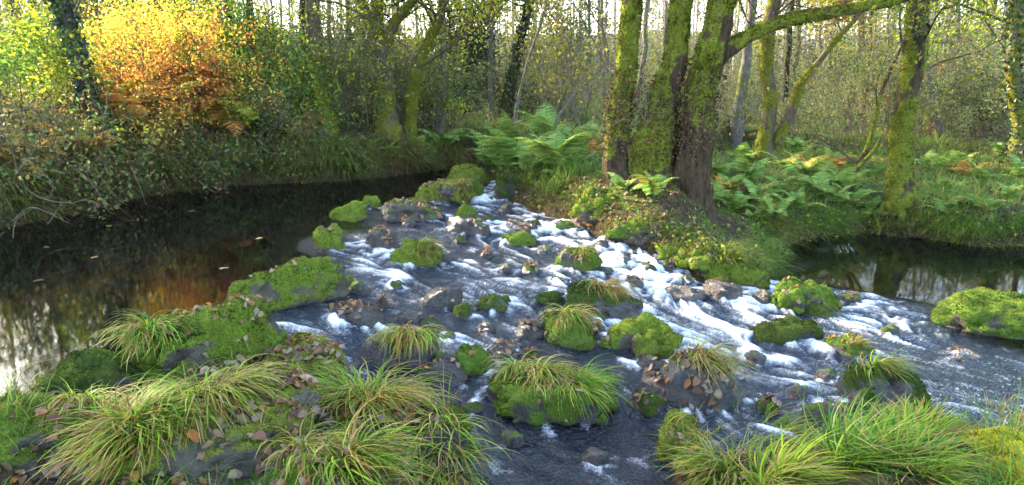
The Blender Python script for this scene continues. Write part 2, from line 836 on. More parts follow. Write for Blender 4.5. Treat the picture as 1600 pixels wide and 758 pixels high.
PEBBLES = [
    (-1.029, 10.053, -0.017, 0.117, 0.108, 0.102, 156),
    (-0.393, 10.564, -0.045, 0.098, 0.08, 0.056, 2),
    (-0.091, 9.751, -0.076, 0.124, 0.097, 0.08, 94),
    (0.292, 8.912, -0.11, 0.104, 0.083, 0.073, 98),
    (0.851, 8.637, -0.137, 0.111, 0.099, 0.086, 112),
    (1.053, 7.974, -0.173, 0.113, 0.088, 0.068, 175),
    (-0.297, 9.063, -0.08, 0.095, 0.071, 0.054, 12),
    (0.364, 7.706, -0.162, 0.09, 0.087, 0.048, 58),
    (-0.281, 7.429, -0.153, 0.105, 0.07, 0.06, 71),
    (-0.591, 7.841, -0.088, 0.083, 0.077, 0.052, 177),
    (-1.28, 8.54, -0.034, 0.11, 0.072, 0.069, 69),
    (-0.683, 7.207, -0.154, 0.111, 0.099, 0.095, 58),
    (0.198, 6.924, -0.197, 0.106, 0.083, 0.063, 144),
    (0.446, 6.682, -0.23, 0.087, 0.074, 0.045, 109),
    (0.978, 7.091, -0.242, 0.11, 0.099, 0.055, 82),
    (1.445, 7.232, -0.281, 0.104, 0.094, 0.092, 105),
    (1.74, 7.477, -0.297, 0.09, 0.059, 0.06, 34),
    (-0.066, 6.993, -0.181, 0.082, 0.07, 0.047, 27),
    (-1.085, 6.308, -0.171, 0.091, 0.075, 0.048, 132),
    (-1.392, 6.06, -0.14, 0.096, 0.091, 0.083, 67),
    (-1.101, 5.717, -0.18, 0.077, 0.064, 0.058, 92),
    (-0.688, 5.472, -0.238, 0.08, 0.064, 0.039, 12),
    (-0.507, 5.209, -0.278, 0.083, 0.065, 0.054, 33),
    (-0.211, 5.447, -0.284, 0.079, 0.065, 0.058, 130),
    (0.146, 4.984, -0.348, 0.086, 0.064, 0.056, 148),
    (-0.518, 4.801, -0.323, 0.089, 0.075, 0.069, 92),
    (-0.656, 4.416, -0.348, 0.084, 0.077, 0.065, 156),
    (-1.004, 4.902, -0.212, 0.073, 0.052, 0.044, 86),
    (0.705, 5.587, -0.364, 0.089, 0.071, 0.065, 147),
    (1.032, 5.0, -0.433, 0.095, 0.077, 0.082, 130),
    (1.183, 4.789, -0.47, 0.092, 0.065, 0.068, 101),
    (0.746, 4.718, -0.437, 0.083, 0.074, 0.067, 54),
    (0.882, 4.423, -0.494, 0.086, 0.059, 0.063, 1),
    (0.437, 4.383, -0.474, 0.073, 0.065, 0.05, 179),
    (1.627, 4.683, -0.522, 0.093, 0.089, 0.053, 153),
    (2.015, 5.415, -0.525, 0.099, 0.09, 0.057, 118),
    (1.797, 4.508, -0.535, 0.085, 0.082, 0.066, 17),
    (2.459, 5.09, -0.552, 0.09, 0.073, 0.06, 0),
    (2.116, 4.739, -0.548, 0.084, 0.081, 0.07, 39),
    (3.486, 6.086, -0.549, 0.101, 0.085, 0.068, 65),
    (3.574, 7.022, -0.538, 0.112, 0.091, 0.08, 150),
    (2.541, 6.783, -0.462, 0.12, 0.08, 0.088, 91),
    (2.156, 7.044, -0.404, 0.105, 0.073, 0.057, 115),
    (1.831, 7.106, -0.352, 0.113, 0.105, 0.056, 77),
    (1.241, 6.837, -0.308, 0.115, 0.107, 0.078, 66),
    (-0.256, 4.275, -0.42, 0.082, 0.059, 0.041, 32),
    (0.0, 3.97, -0.486, 0.088, 0.072, 0.061, 98),
    (0.503, 3.81, -0.525, 0.086, 0.064, 0.072, 152),
]
TUSSOCKS = [
    ('biggest green and straw tussock sweeping over the foreground boulder', -1.596, 3.205, 0.128, 0.41, -70, 0.25, 682, 0.2),
    ('green tussock flowing right over the foreground boulder', -1.463, 3.297, 0.134, 0.361, -20, 0.25, 434, 0.2),
    ('straw coloured tussock at the foot of the biggest tussock', -1.749, 2.889, 0.093, 0.344, -110, 0.35, 372, 0.2),
    ('green tussock drooping from the mossy weir slab', -2.153, 3.891, 0.101, 0.295, -75, 0.3, 260, 0.1),
    ('small tussock on the dark stone at left pool edge', -2.107, 3.155, 0.135, 0.213, -60, 0.3, 124, 0.1),
    ('bright green tussock arching left in the foreground middle', -0.932, 3.83, -0.126, 0.369, 170, 0.2, 372, 0.2),
    ('yellow green tussock spraying right over the foreground water', -0.757, 3.711, -0.126, 0.426, -35, 0.35, 434, 0.3),
    ('straw tipped tussock between the foreground boulders', -0.767, 3.859, -0.151, 0.344, -60, 0.4, 279, 0.3),
    ('grass tuft hanging into the foreground water with red tips', -0.347, 3.439, -0.194, 0.328, -70, 0.5, 186, 0.1),
    ('green tussock at the bottom edge left of the leaf strewn stone', -0.7, 2.863, -0.021, 0.369, -30, 0.15, 310, 0.4),
    ('pale grass fan in the bottom left corner', -1.773, 2.986, 0.134, 0.312, 20, 0.1, 341, 0.5),
    ('green grass fan right of the bottom left corner', -1.663, 2.953, 0.134, 0.295, 0, 0.1, 279, 0.5),
    ('short straw tuft on the stone beside the leaf strewn stone', -0.962, 2.97, -0.001, 0.287, -60, 0.5, 217, 0.2),
    ('yellow green tussock on the mossy stone in mid rapids', -0.916, 7.026, 0.016, 0.246, -45, 0.35, 260, 0.2),
    ('tussock hanging like hair from the stone in mid stream', -0.769, 4.904, -0.093, 0.344, -90, 0.3, 403, 0.0),
    ('dark green tussock on the round mossy stone in mid stream', 0.457, 5.487, -0.203, 0.295, -75, 0.3, 322, 0.1),
    ('dry brown tussock on the long dark stone', 0.869, 6.165, -0.177, 0.295, -45, 0.95, 322, 0.2),
    ('straw tussock on top of the big undercut rock', 0.22, 4.465, -0.304, 0.279, -70, 0.55, 260, 0.15),
    ('green tussock trailing right from the big undercut rock', 0.458, 4.41, -0.321, 0.328, -40, 0.15, 260, 0.1),
    ('small yellow tuft on the left shoulder of the undercut rock', 0.023, 4.611, -0.34, 0.246, -100, 0.4, 136, 0.1),
    ('tussock with brown tips on the leaf heaped dark rock', 1.404, 4.718, -0.209, 0.361, -55, 0.5, 260, 0.1),
    ('yellow tussock on the isolated stone in the right stream', 2.679, 4.804, -0.354, 0.295, -60, 0.35, 260, 0.3),
    ('short tuft on the small grassy stone in the right stream', 2.899, 5.556, -0.467, 0.164, -30, 0.3, 99, 0.4),
    ('large green tussock at the bottom right spreading over dead leaves', 1.656, 4.232, -0.537, 0.451, -25, 0.15, 620, 0.5),
    ('green tussock left of the large bottom right one', 1.267, 4.054, -0.532, 0.369, 200, 0.2, 279, 0.4),
    ('tall green tussock at bottom right with upright blades', 1.789, 3.322, -0.259, 0.451, 10, 0.05, 403, 0.7),
    ('grass clump between the upright tussock and the straw fan', 2.3, 3.621, -0.294, 0.344, 30, 0.15, 310, 0.6),
    ('yellow straw fan of grass in the bottom right corner', 3.38, 4.481, -0.571, 0.344, 40, 0.55, 322, 0.6),
    ('grass clump on the bare bank below the small straw fan', 1.95, 3.246, -0.251, 0.328, 60, 0.2, 260, 0.6),
    ('grass clump on the bank right of the upright yellow mossy boulder', 1.109, 3.404, -0.346, 0.328, -150, 0.3, 260, 0.5),
    ('small straw fan below the isolated stream tussock', 2.505, 4.035, -0.389, 0.23, 100, 0.6, 136, 0.5),
    ('green clump at the bottom edge below the grass clump', 2.089, 3.144, -0.25, 0.328, -20, 0.15, 248, 0.6),
    ('green blades at bottom edge right of the upright boulder', 1.337, 3.189, -0.278, 0.41, 0, 0.1, 310, 0.5),
    ('tuft at the right picture edge above the straw fan', 3.957, 5.019, -0.574, 0.287, 160, 0.4, 161, 0.5),
    ('thin grass at the bottom edge in front of the dark water', 0.588, 3.591, -0.539, 0.287, -10, 0.4, 55, 0.4),
    ('ochre tuft hanging from the large pale boulder at far bank', -0.74, 10.232, 0.125, 0.18, -80, 0.8, 136, 0.0),
    ('yellow tuft on the leaf strewn stone of the right rapids', 0.753, 7.112, -0.06, 0.18, -60, 0.5, 136, 0.1),
]
TREES = [
    ('clump', 'big moss covered alder clump with three stems on the right bank', [('trunk', [(1.473, 9.076, 0.26, 0.181), (1.411, 9.133, 0.616, 0.159), (1.392, 9.19, 0.92, 0.148), (1.402, 9.247, 1.371, 0.119), (1.471, 9.305, 2.019, 0.123), (1.511, 9.362, 2.732, 0.12), (1.526, 9.419, 3.654, 0.109), (1.562, 9.476, 4.971, 0.085)]), ('trunk', [(1.956, 9.076, 0.201, 0.292), (1.93, 9.105, 0.51, 0.263), (1.932, 9.133, 0.95, 0.235), (1.98, 9.162, 1.455, 0.159), (2.053, 9.19, 2.094, 0.13), (2.172, 9.219, 2.716, 0.124), (2.247, 9.247, 3.618, 0.113), (2.133, 9.276, 5.039, 0.078)]), ('trunk', [(2.36, 9.076, -0.572, 0.35), (2.36, 9.076, 0.218, 0.28), (2.347, 9.062, 0.516, 0.245), (2.356, 9.047, 1.014, 0.215), (2.41, 9.033, 1.697, 0.168), (2.527, 9.019, 2.316, 0.157), (2.622, 9.005, 2.841, 0.139), (2.787, 8.99, 3.707, 0.121), (2.875, 8.976, 4.931, 0.081)]), ('limb', [(2.566, 9.076, 1.972, 0.105), (2.745, 8.99, 2.147, 0.092), (3.059, 8.905, 2.324, 0.074), (3.405, 8.819, 2.451, 0.078), (3.825, 8.733, 2.517, 0.064), (4.158, 8.647, 2.581, 0.057), (4.519, 8.562, 2.644, 0.05), (5.0, 8.476, 2.844, 0.037)])]),
    ('gold', 'slender tree right of the big clump with sunlit yellow moss at its foot', [('trunk', [(4.926, 13.668, -0.619, 0.241), (4.926, 13.668, 0.078, 0.193), (4.904, 13.668, 0.664, 0.149), (4.938, 13.668, 1.456, 0.136), (4.855, 13.668, 2.168, 0.123), (4.858, 13.668, 2.864, 0.123), (4.974, 13.668, 3.878, 0.12), (5.004, 13.668, 5.908, 0.09)]), ('trunk', [(5.138, 13.668, 0.54, 0.1), (5.39, 13.718, 1.151, 0.096), (5.546, 13.768, 1.695, 0.076), (5.896, 13.818, 2.114, 0.056), (6.244, 13.868, 2.53, 0.046), (6.644, 13.918, 3.002, 0.036), (7.107, 13.968, 3.926, 0.026)])]),
    ('bank', 'single mossy trunk with bare roots on the right river bank', [('trunk', [(5.976, 10.646, -0.81, 0.265), (5.976, 10.646, -0.078, 0.212), (5.951, 10.646, 0.358, 0.164), (5.915, 10.646, 1.037, 0.151), (5.897, 10.646, 1.789, 0.144), (5.909, 10.646, 2.428, 0.144), (5.922, 10.646, 3.049, 0.137), (5.866, 10.646, 4.16, 0.116), (5.717, 10.646, 5.61, 0.094)])]),
    ('lean', 'thin leaning sapling in front of the single mossy trunk', [('trunk', [(5.644, 11.63, -0.678, 0.064), (5.644, 11.63, 0.04, 0.051), (5.836, 11.663, 0.391, 0.047), (5.986, 11.697, 0.813, 0.039), (6.042, 11.73, 1.387, 0.034), (6.228, 11.763, 2.002, 0.03), (6.444, 11.797, 2.506, 0.022), (6.76, 11.83, 3.393, 0.017)]), ('trunk', [(5.774, 11.63, 0.32, 0.038), (5.991, 11.597, 0.61, 0.03), (6.148, 11.563, 0.928, 0.021), (6.255, 11.53, 1.188, 0.017)])]),
    ('thin', 'thin dark trunk seen between the clump and the slender tree', [('trunk', [(5.396, 17.0, -0.564, 0.188), (5.396, 17.0, 0.717, 0.15), (5.424, 17.0, 1.396, 0.119), (5.51, 17.0, 2.283, 0.106), (5.584, 17.0, 3.291, 0.094), (5.674, 17.0, 4.956, 0.075), (5.647, 17.0, 7.061, 0.05)])]),
    ('far1', 'thin leaning trunk right of the single mossy trunk', [('trunk', [(10.327, 17.0, -0.425, 0.133), (10.327, 17.0, 0.518, 0.106), (10.008, 17.0, 1.396, 0.081), (9.738, 17.0, 2.283, 0.075), (9.649, 17.0, 3.291, 0.069), (9.223, 17.0, 5.628, 0.05)])]),
    ('edge', 'ivy clad trunk at the right picture edge lit gold', [('trunk', [(10.118, 14.0, -0.601, 0.191), (10.118, 14.0, 0.512, 0.153), (9.955, 14.0, 1.202, 0.121), (9.767, 14.0, 2.059, 0.129), (9.657, 14.0, 2.893, 0.123), (9.502, 14.0, 4.157, 0.113), (9.202, 14.0, 6.01, 0.082)])]),
    ('left', 'dark ivy clad trunk leaning at the far left over the bank', [('trunk', [(-6.003, 10.3, -0.027, 0.158), (-6.003, 10.3, 0.919, 0.126), (-6.11, 10.3, 1.516, 0.116), (-6.226, 10.3, 2.141, 0.113), (-6.327, 10.3, 2.835, 0.109), (-6.423, 10.3, 3.755, 0.086), (-6.453, 10.3, 5.255, 0.076)])]),
    ('slim', 'straight mossy trunk on the left bank with sunlit edge', [('trunk', [(-3.479, 13.2, 0.073, 0.244), (-3.479, 13.2, 0.818, 0.195), (-3.55, 13.2, 1.231, 0.153), (-3.566, 13.2, 1.925, 0.132), (-3.594, 13.2, 2.602, 0.123), (-3.593, 13.2, 3.155, 0.119), (-3.54, 13.2, 4.333, 0.11), (-3.469, 13.2, 6.451, 0.087)])]),
    ('fork', 'forked mossy tree with spreading limbs on the left bank', [('trunk', [(-2.494, 14.0, -0.009, 0.338), (-2.494, 14.0, 0.765, 0.27), (-2.499, 14.0, 1.264, 0.189), (-2.497, 14.0, 1.938, 0.144), (-2.521, 14.0, 2.538, 0.135)]), ('trunk', [(-2.516, 14.0, 2.36, 0.117), (-2.784, 14.1, 2.901, 0.114), (-2.973, 14.2, 3.265, 0.104), (-3.311, 14.3, 4.325, 0.084), (-3.628, 14.4, 5.585, 0.063)]), ('trunk', [(-2.516, 14.0, 2.36, 0.117), (-2.551, 14.0, 3.01, 0.113), (-2.57, 14.0, 3.704, 0.103), (-2.488, 14.0, 5.044, 0.072)]), ('limb', [(-2.489, 14.0, 2.419, 0.113), (-2.222, 13.9, 2.826, 0.087), (-1.929, 13.8, 3.129, 0.076), (-1.545, 13.7, 3.549, 0.06), (-0.933, 13.6, 4.196, 0.045)]), ('trunk', [(-2.073, 14.3, -0.177, 0.161), (-2.073, 14.3, 0.937, 0.129), (-1.983, 14.28, 1.632, 0.115), (-1.771, 14.26, 2.25, 0.094), (-1.503, 14.24, 2.793, 0.084), (-1.314, 14.22, 3.326, 0.068), (-1.155, 14.2, 4.42, 0.052)]), ('limb', [(-1.897, 14.2, 2.003, 0.063), (-1.569, 14.125, 2.16, 0.052), (-1.181, 14.05, 2.422, 0.046), (-0.887, 13.975, 2.632, 0.036), (-0.489, 13.9, 2.767, 0.02)])]),
    ('ivy', 'leaning ivy covered trunk in the middle distance', [('trunk', [(-0.195, 18.0, -0.013, 0.188), (-0.195, 18.0, 1.028, 0.15), (0.0, 18.0, 1.85, 0.126), (0.191, 18.0, 2.778, 0.112), (0.408, 18.0, 3.684, 0.106), (0.692, 18.0, 5.291, 0.086), (0.822, 18.0, 7.377, 0.066)])]),
    ('birch', 'thin pale grey stem beside the leaning ivy covered trunk', [('trunk', [(0.087, 16.0, -0.068, 0.059), (0.087, 16.0, 0.918, 0.047), (0.215, 16.0, 1.624, 0.035), (0.425, 16.0, 2.385, 0.029), (0.701, 16.0, 3.197, 0.024), (0.962, 16.0, 4.508, 0.018)])]),
    ('holly', 'dark evergreen with a dense round crown in the misty wood', [('trunk', [(-1.235, 19.0, 0.012, 0.096), (-1.235, 19.0, 0.991, 0.077), (-1.191, 19.0, 1.693, 0.063), (-1.128, 19.0, 2.514, 0.056), (-1.067, 19.0, 3.319, 0.042), (-1.024, 19.0, 4.108, 0.028)]), ('trunk', [(-1.478, 18.6, 0.012, 0.111), (-1.478, 18.6, 1.006, 0.089), (-1.499, 18.6, 1.693, 0.068), (-1.583, 18.6, 2.497, 0.055), (-1.629, 18.6, 3.44, 0.041), (-1.678, 18.6, 4.965, 0.034)])]),
    ('grey', 'slim grey stem right of the dark evergreen', [('trunk', [(-0.52, 18.0, -0.013, 0.099), (-0.52, 18.0, 0.964, 0.079), (-0.531, 18.0, 1.85, 0.06), (-0.509, 18.0, 2.778, 0.053), (-0.44, 18.0, 3.684, 0.046), (-0.153, 18.0, 5.434, 0.033)])]),
    ('arch', 'bent bare sapling arching left of the big clump', [('trunk', [(0.679, 11.5, -0.177, 0.026), (0.679, 11.5, 0.932, 0.021), (0.83, 11.5, 1.291, 0.021), (1.083, 11.5, 1.595, 0.017), (1.336, 11.5, 1.796, 0.017), (1.539, 11.5, 1.876, 0.013)])]),
]
FERNS = [
    ('centre', -0.355, 12.856, 0.174, 0.9, 8),
    ('centre', 0.0, 11.249, 0.261, 1.0, 9),
    ('centre', 0.339, 10.503, 0.298, 1.05, 10),
    ('centre', 0.661, 10.246, 0.39, 0.95, 9),
    ('centre', 1.04, 11.311, 0.358, 0.8, 8),
    ('centre', 0.218, 11.881, 0.421, 0.9, 8),
    ('centre', 0.654, 11.905, 0.527, 0.9, 8),
    ('centre', -0.53, 14.467, 0.275, 0.8, 8),
    ('centre', 1.215, 12.656, 0.511, 0.7, 7),
    ('centre', -0.136, 14.901, 0.435, 0.8, 7),
    ('clump', 1.427, 8.654, 0.368, 0.55, 5),
    ('clump', 1.709, 8.371, 0.349, 0.6, 5),
    ('right', 3.222, 10.379, 0.102, 0.55, 7),
    ('right', 3.167, 9.705, -0.068, 0.5, 7),
    ('right', 3.593, 10.031, -0.032, 0.6, 8),
    ('right', 4.036, 10.483, 0.037, 0.7, 8),
    ('right', 3.636, 9.599, -0.185, 0.5, 7),
    ('right', 4.169, 10.048, -0.13, 0.6, 8),
    ('right', 4.737, 10.74, -0.054, 0.65, 8),
    ('right', 4.951, 10.641, -0.138, 0.6, 7),
    ('right', 5.286, 10.707, -0.2, 0.55, 7),
    ('right', 4.99, 11.873, 0.038, 0.7, 7),
    ('right', 3.782, 11.065, 0.151, 0.6, 7),
    ('right', 5.595, 10.619, -0.234, 0.45, 6),
    ('right', 5.392, 11.911, 0.033, 0.6, 6),
    ('right', 5.084, 12.99, 0.063, 0.7, 7),
    ('right', 5.377, 10.548, -0.372, 0.4, 6),
    ('right', 6.03, 14.941, 0.092, 0.7, 7),
    ('right', 6.419, 14.259, 0.06, 0.7, 7),
    ('right', 6.792, 13.938, 0.046, 0.6, 7),
    ('right', 6.699, 12.861, 0.019, 0.6, 7),
    ('right', 4.511, 13.629, 0.083, 0.6, 7),
    ('right', 3.26, 11.042, 0.226, 0.5, 7),
    ('right', 5.426, 11.261, -0.033, 0.55, 7),
    ('right', 3.327, 9.485, -0.163, 0.4, 6),
    ('right', 2.805, 9.729, 0.038, 0.4, 6),
    ('farright', 7.096, 11.261, -0.033, 0.6, 7),
    ('farright', 8.136, 12.053, -0.043, 0.7, 7),
    ('farright', 7.757, 10.778, -0.06, 0.6, 7),
    ('farright', 8.896, 13.828, 0.084, 0.7, 7),
    ('farright', 10.032, 14.191, 0.107, 0.7, 7),
    ('farright', 8.138, 13.491, -0.001, 0.6, 7),
    ('farright', 6.907, 10.01, -0.123, 0.5, 7),
    ('farright', 6.419, 10.113, -0.19, 0.45, 6),
    ('farright', 9.086, 12.462, 0.014, 0.6, 7),
    ('left', -4.111, 12.101, 0.342, 0.55, 6),
    ('left', -4.017, 12.785, 0.731, 0.7, 7),
    ('left', -2.777, 12.586, 0.206, 0.5, 7),
    ('left', -2.293, 13.159, 0.283, 0.7, 8),
    ('left', -1.948, 13.73, 0.347, 0.8, 8),
    ('left', -1.464, 14.56, 0.332, 0.8, 8),
    ('left', -2.624, 13.044, 0.474, 0.6, 7),
    ('left', -1.759, 13.688, 0.164, 0.6, 7),
    ('left', -1.168, 15.057, 0.422, 0.7, 7),
    ('left', -3.21, 12.526, 0.466, 0.5, 6),
    ('left', -5.017, 11.765, 0.434, 0.4, 5),
    ('left', -6.31, 8.802, 0.672, 0.5, 5),
]
BRACKEN = [
    (-6.149, 11.069, 0.861, 1.32),
    (-6.041, 11.56, 0.928, 1.44),
    (-5.745, 11.576, 0.822, 1.44),
    (-5.703, 12.198, 0.94, 1.44),
    (-5.392, 12.09, 0.816, 1.56),
    (-5.265, 12.477, 0.945, 1.44),
    (-4.991, 12.33, 0.821, 1.32),
    (-6.122, 12.066, 1.056, 1.44),
    (-5.662, 12.497, 1.033, 1.56),
    (-5.281, 12.824, 1.073, 1.44),
    (-5.926, 12.471, 1.09, 1.44),
    (-4.873, 12.629, 0.913, 1.08),
    (-6.357, 11.792, 1.071, 1.32),
    (-6.373, 12.371, 1.172, 1.56),
    (-6.172, 12.779, 1.223, 1.56),
    (-5.564, 12.968, 1.181, 1.56),
    (-5.201, 13.086, 1.177, 1.44),
    (-5.898, 12.937, 1.217, 1.56),
    (-4.876, 13.151, 1.116, 1.2),
    (-3.783, 12.988, 0.75, 0.72),
    (-3.853, 12.604, 0.63, 0.6),
    (-6.081, 9.75, 0.65, 0.96),
    (-6.144, 9.016, 0.564, 0.84),
    (-6.147, 8.615, 0.374, 0.72),
    (6.035, 13.105, 0.048, 0.6),
    (5.766, 13.784, 0.064, 0.6),
    (7.495, 14.054, 0.032, 0.54),
    (8.594, 13.13, -0.016, 0.6),
    (1.444, 12.113, 0.396, 0.6),
    (3.174, 10.379, 0.102, 0.48),
]
SHRUBS = [
    ('hazel', -7.169, 10.145, 1.159, 1.2, 1.1),
    ('hazel', -8.037, 12.06, 1.378, 1.3, 1.2),
    ('hazel', -7.444, 13.876, 1.417, 1.1, 1.4),
    ('hazel', -6.67, 14.523, 1.465, 1.2, 1.5),
    ('hazel', -6.048, 14.765, 1.482, 1.1, 1.4),
    ('hazel', -4.759, 12.968, 1.008, 0.9, 1.1),
    ('hazel', -4.571, 13.69, 1.213, 1.1, 1.3),
    ('hazel', -4.127, 13.177, 0.879, 0.7, 0.9),
    ('bramble', -6.31, 9.053, 0.725, 0.8, 0.6),
    ('bramble', -6.146, 9.721, 0.698, 0.8, 0.6),
    ('bramble', -5.963, 10.508, 0.665, 0.7, 0.5),
    ('bramble', -5.602, 11.117, 0.554, 0.7, 0.45),
    ('bramble', -5.218, 11.61, 0.45, 0.6, 0.4),
    ('bramble', -4.701, 11.932, 0.47, 0.6, 0.4),
    ('bramble', -6.223, 8.5, 0.392, 0.7, 0.5),
    ('bramble', -6.045, 9.017, 0.396, 0.7, 0.5),
    ('bramble', -5.902, 9.69, 0.389, 0.6, 0.4),
    ('bramble', -5.765, 10.516, 0.355, 0.6, 0.35),
    ('bramble', -4.025, 12.203, 0.442, 0.5, 0.35),
    ('bramble', -3.44, 12.539, 0.522, 0.6, 0.4),
    ('bramble', -5.404, 11.181, 0.311, 0.5, 0.3),
    ('bramble', -4.926, 11.774, 0.303, 0.5, 0.3),
    ('bramble', -6.371, 8.42, 0.561, 0.8, 0.7),
    ('scrub', -3.258, 13.803, 0.84, 0.9, 1.2),
    ('scrub', -2.13, 15.642, 0.725, 0.9, 1.1),
    ('scrub', -4.357, 12.59, 0.745, 0.7, 0.7),
    ('scrub', -3.16, 15.179, 0.958, 1.1, 1.5),
    ('scrub', -1.812, 18.184, 0.73, 0.9, 0.9),
    ('lime', -2.26, 26.395, 0.879, 0.8, 0.8),
    ('scrub', -3.919, 13.503, 0.919, 1.0, 1.9),
    ('scrub', -3.322, 14.38, 0.933, 1.0, 2.0),
    ('scrub', -2.967, 15.608, 0.923, 1.0, 2.1),
    ('scrub', -2.409, 18.355, 0.786, 1.0, 2.0),
    ('scrub', -1.818, 20.098, 0.771, 1.0, 1.7),
    ('brush', 7.481, 16.741, 0.325, 1.2, 1.4),
    ('brush', 9.061, 18.088, 0.312, 1.2, 1.7),
    ('brush', 10.039, 16.929, 0.279, 1.2, 1.6),
    ('brush', 11.823, 18.276, 0.265, 1.3, 1.8),
    ('brush', 12.33, 17.545, 0.195, 1.2, 1.6),
    ('brush', 6.886, 16.76, 0.232, 1.1, 1.2),
    ('rust', -6.136, 11.589, 1.07, 0.8, 1.3),
    ('rust', -6.082, 12.25, 1.183, 0.9, 1.6),
    ('rust', -5.676, 12.314, 1.115, 0.9, 1.6),
    ('rust', -5.405, 12.605, 1.171, 0.9, 1.5),
    ('rust', -4.982, 12.46, 1.065, 0.8, 1.2),
    ('scrub', -3.449, 21.818, 0.828, 1.2, 1.5),
]
STICKS = [
    [(-5.399, 7.4, 0.247), (-5.204, 7.4, 0.387), (-5.037, 7.4, 0.352), (-4.781, 7.4, 0.211)],
    [(-5.283, 7.2, 0.1), (-5.219, 7.2, 0.286), (-5.017, 7.2, 0.423)],
    [(-5.023, 7.4, 0.211), (-4.939, 7.4, 0.317), (-4.852, 7.4, 0.436)],
    [(-5.13, 8.2, 0.704), (-4.934, 8.2, 0.476), (-4.817, 8.2, 0.206), (-4.73, 8.2, 0.167)],
    [(-4.705, 8.6, 0.679), (-4.629, 8.6, 0.456), (-4.577, 8.6, 0.215)],
    [(-4.343, 9.6, 0.383), (-4.137, 9.6, 0.222), (-3.979, 9.6, 0.294)],
    [(-5.406, 8.0, 1.093), (-5.333, 8.0, 1.237), (-5.259, 8.0, 1.345)],
    [(-5.509, 7.6, 1.294), (-5.465, 7.6, 1.226), (-5.502, 7.6, 1.124)],
    [(5.436, 13.0, 1.064), (5.198, 13.0, 0.832), (5.557, 13.0, 0.538)],
]
DRIFTS = [
    (-1.348, 4.173, 0.259, 24),
    (-1.246, 4.327, 0.155, 20),
    (-0.609, 3.561, 0.188, 80),
    (-0.721, 3.604, 0.151, 50),
    (-0.616, 3.371, 0.181, 60),
    (-0.861, 3.045, 0.165, 50),
    (-1.124, 3.485, 0.152, 40),
    (-1.23, 3.247, 0.141, 20),
    (-1.527, 3.05, 0.311, 26),
    (-1.528, 2.915, 0.235, 16),
    (-0.875, 2.866, 0.285, 36),
    (-0.689, 2.812, 0.124, 14),
    (-1.301, 5.188, 0.233, 34),
    (-1.456, 7.373, 0.184, 26),
    (-1.322, 8.863, 0.376, 34),
    (-0.852, 9.115, 0.342, 20),
    (-0.457, 8.131, 0.229, 18),
    (0.119, 8.474, 0.238, 18),
    (-1.045, 10.278, 0.335, 20),
    (-0.096, 4.939, 0.127, 12),
    (-0.299, 5.103, 0.151, 10),
    (0.147, 5.433, 0.191, 26),
    (0.707, 5.163, 0.18, 12),
    (0.993, 4.797, 0.294, 20),
    (1.302, 4.665, 0.215, 36),
    (1.322, 4.471, 0.186, 14),
    (0.607, 7.14, 0.237, 20),
    (0.137, 7.239, 0.412, 8),
    (1.438, 4.077, 0.268, 22),
    (1.535, 3.999, 0.178, 14),
    (2.16, 4.422, 0.297, 14),
    (2.798, 6.628, 0.275, 12),
    (2.775, 5.58, 0.212, 12),
    (3.362, 4.453, 0.221, 14),
    (-1.675, 4.218, 0.308, 22),
    (-1.823, 3.975, 0.256, 14),
    (-1.581, 3.555, 0.155, 10),
    (-1.877, 5.316, 0.322, 5),
    (-1.937, 7.219, 0.155, 12),
    (0.294, 4.215, 0.173, 6),
    (-0.382, 4.554, 0.184, 12),
    (-0.593, 5.581, 0.327, 6),
    (2.288, 7.281, 0.435, 14),
    (1.856, 7.545, 0.44, 24),
    (1.488, 7.911, 0.454, 24),
    (1.045, 8.617, 0.486, 26),
    (0.451, 9.696, 0.543, 20),
    (-2.095, 2.818, 0.215, 14),
    (-1.895, 2.886, 0.175, 10),
    (3.744, 5.462, 0.257, 8),
    (2.542, 3.967, 0.189, 10),
    (1.082, 3.427, 0.19, 26),
    (1.054, 3.714, 0.122, 14),
    (3.402, 9.582, 0.569, 16),
    (1.242, 8.27, 0.628, 30),
    (-1.029, 10.053, 0.094, 5),
    (0.851, 8.637, 0.089, 5),
    (-0.281, 7.429, 0.084, 5),
    (0.198, 6.924, 0.085, 5),
    (1.74, 7.477, 0.072, 5),
    (-1.101, 5.717, 0.062, 5),
    (0.146, 4.984, 0.069, 5),
    (0.705, 5.587, 0.071, 5),
    (0.882, 4.423, 0.069, 5),
    (1.797, 4.508, 0.068, 5),
    (3.574, 7.022, 0.09, 5),
    (1.241, 6.837, 0.092, 5),
]
AFLOAT = [
    (-5.403, 8.827),
    (-4.896, 8.293),
    (-4.926, 7.18),
    (-4.165, 6.737),
    (-2.83, 7.615),
    (-4.351, 9.333),
    (-4.817, 8.656),
    (-2.702, 6.32),
    (-2.784, 10.718),
    (-4.158, 5.887),
]

# ------------------------------------------------------------------ helpers
def tag(o, label=None, cat=None, group=None, kind=None):
    if label: o['label'] = label
    if cat: o['category'] = cat
    if group: o['group'] = group
    if kind: o['kind'] = kind
    return o

def empty(name, loc=(0, 0, 0), rz=0.0):
    o = bpy.data.objects.new(name, None)
    o.empty_display_size = 0.1
    o.location = loc
    o.rotation_euler = (0, 0, rz)
    COL.objects.link(o)
    return o

def link(name, me, parent=None):
    o = bpy.data.objects.new(name, me)
    COL.objects.link(o)
    if parent is not None:
        o.parent = parent
    return o

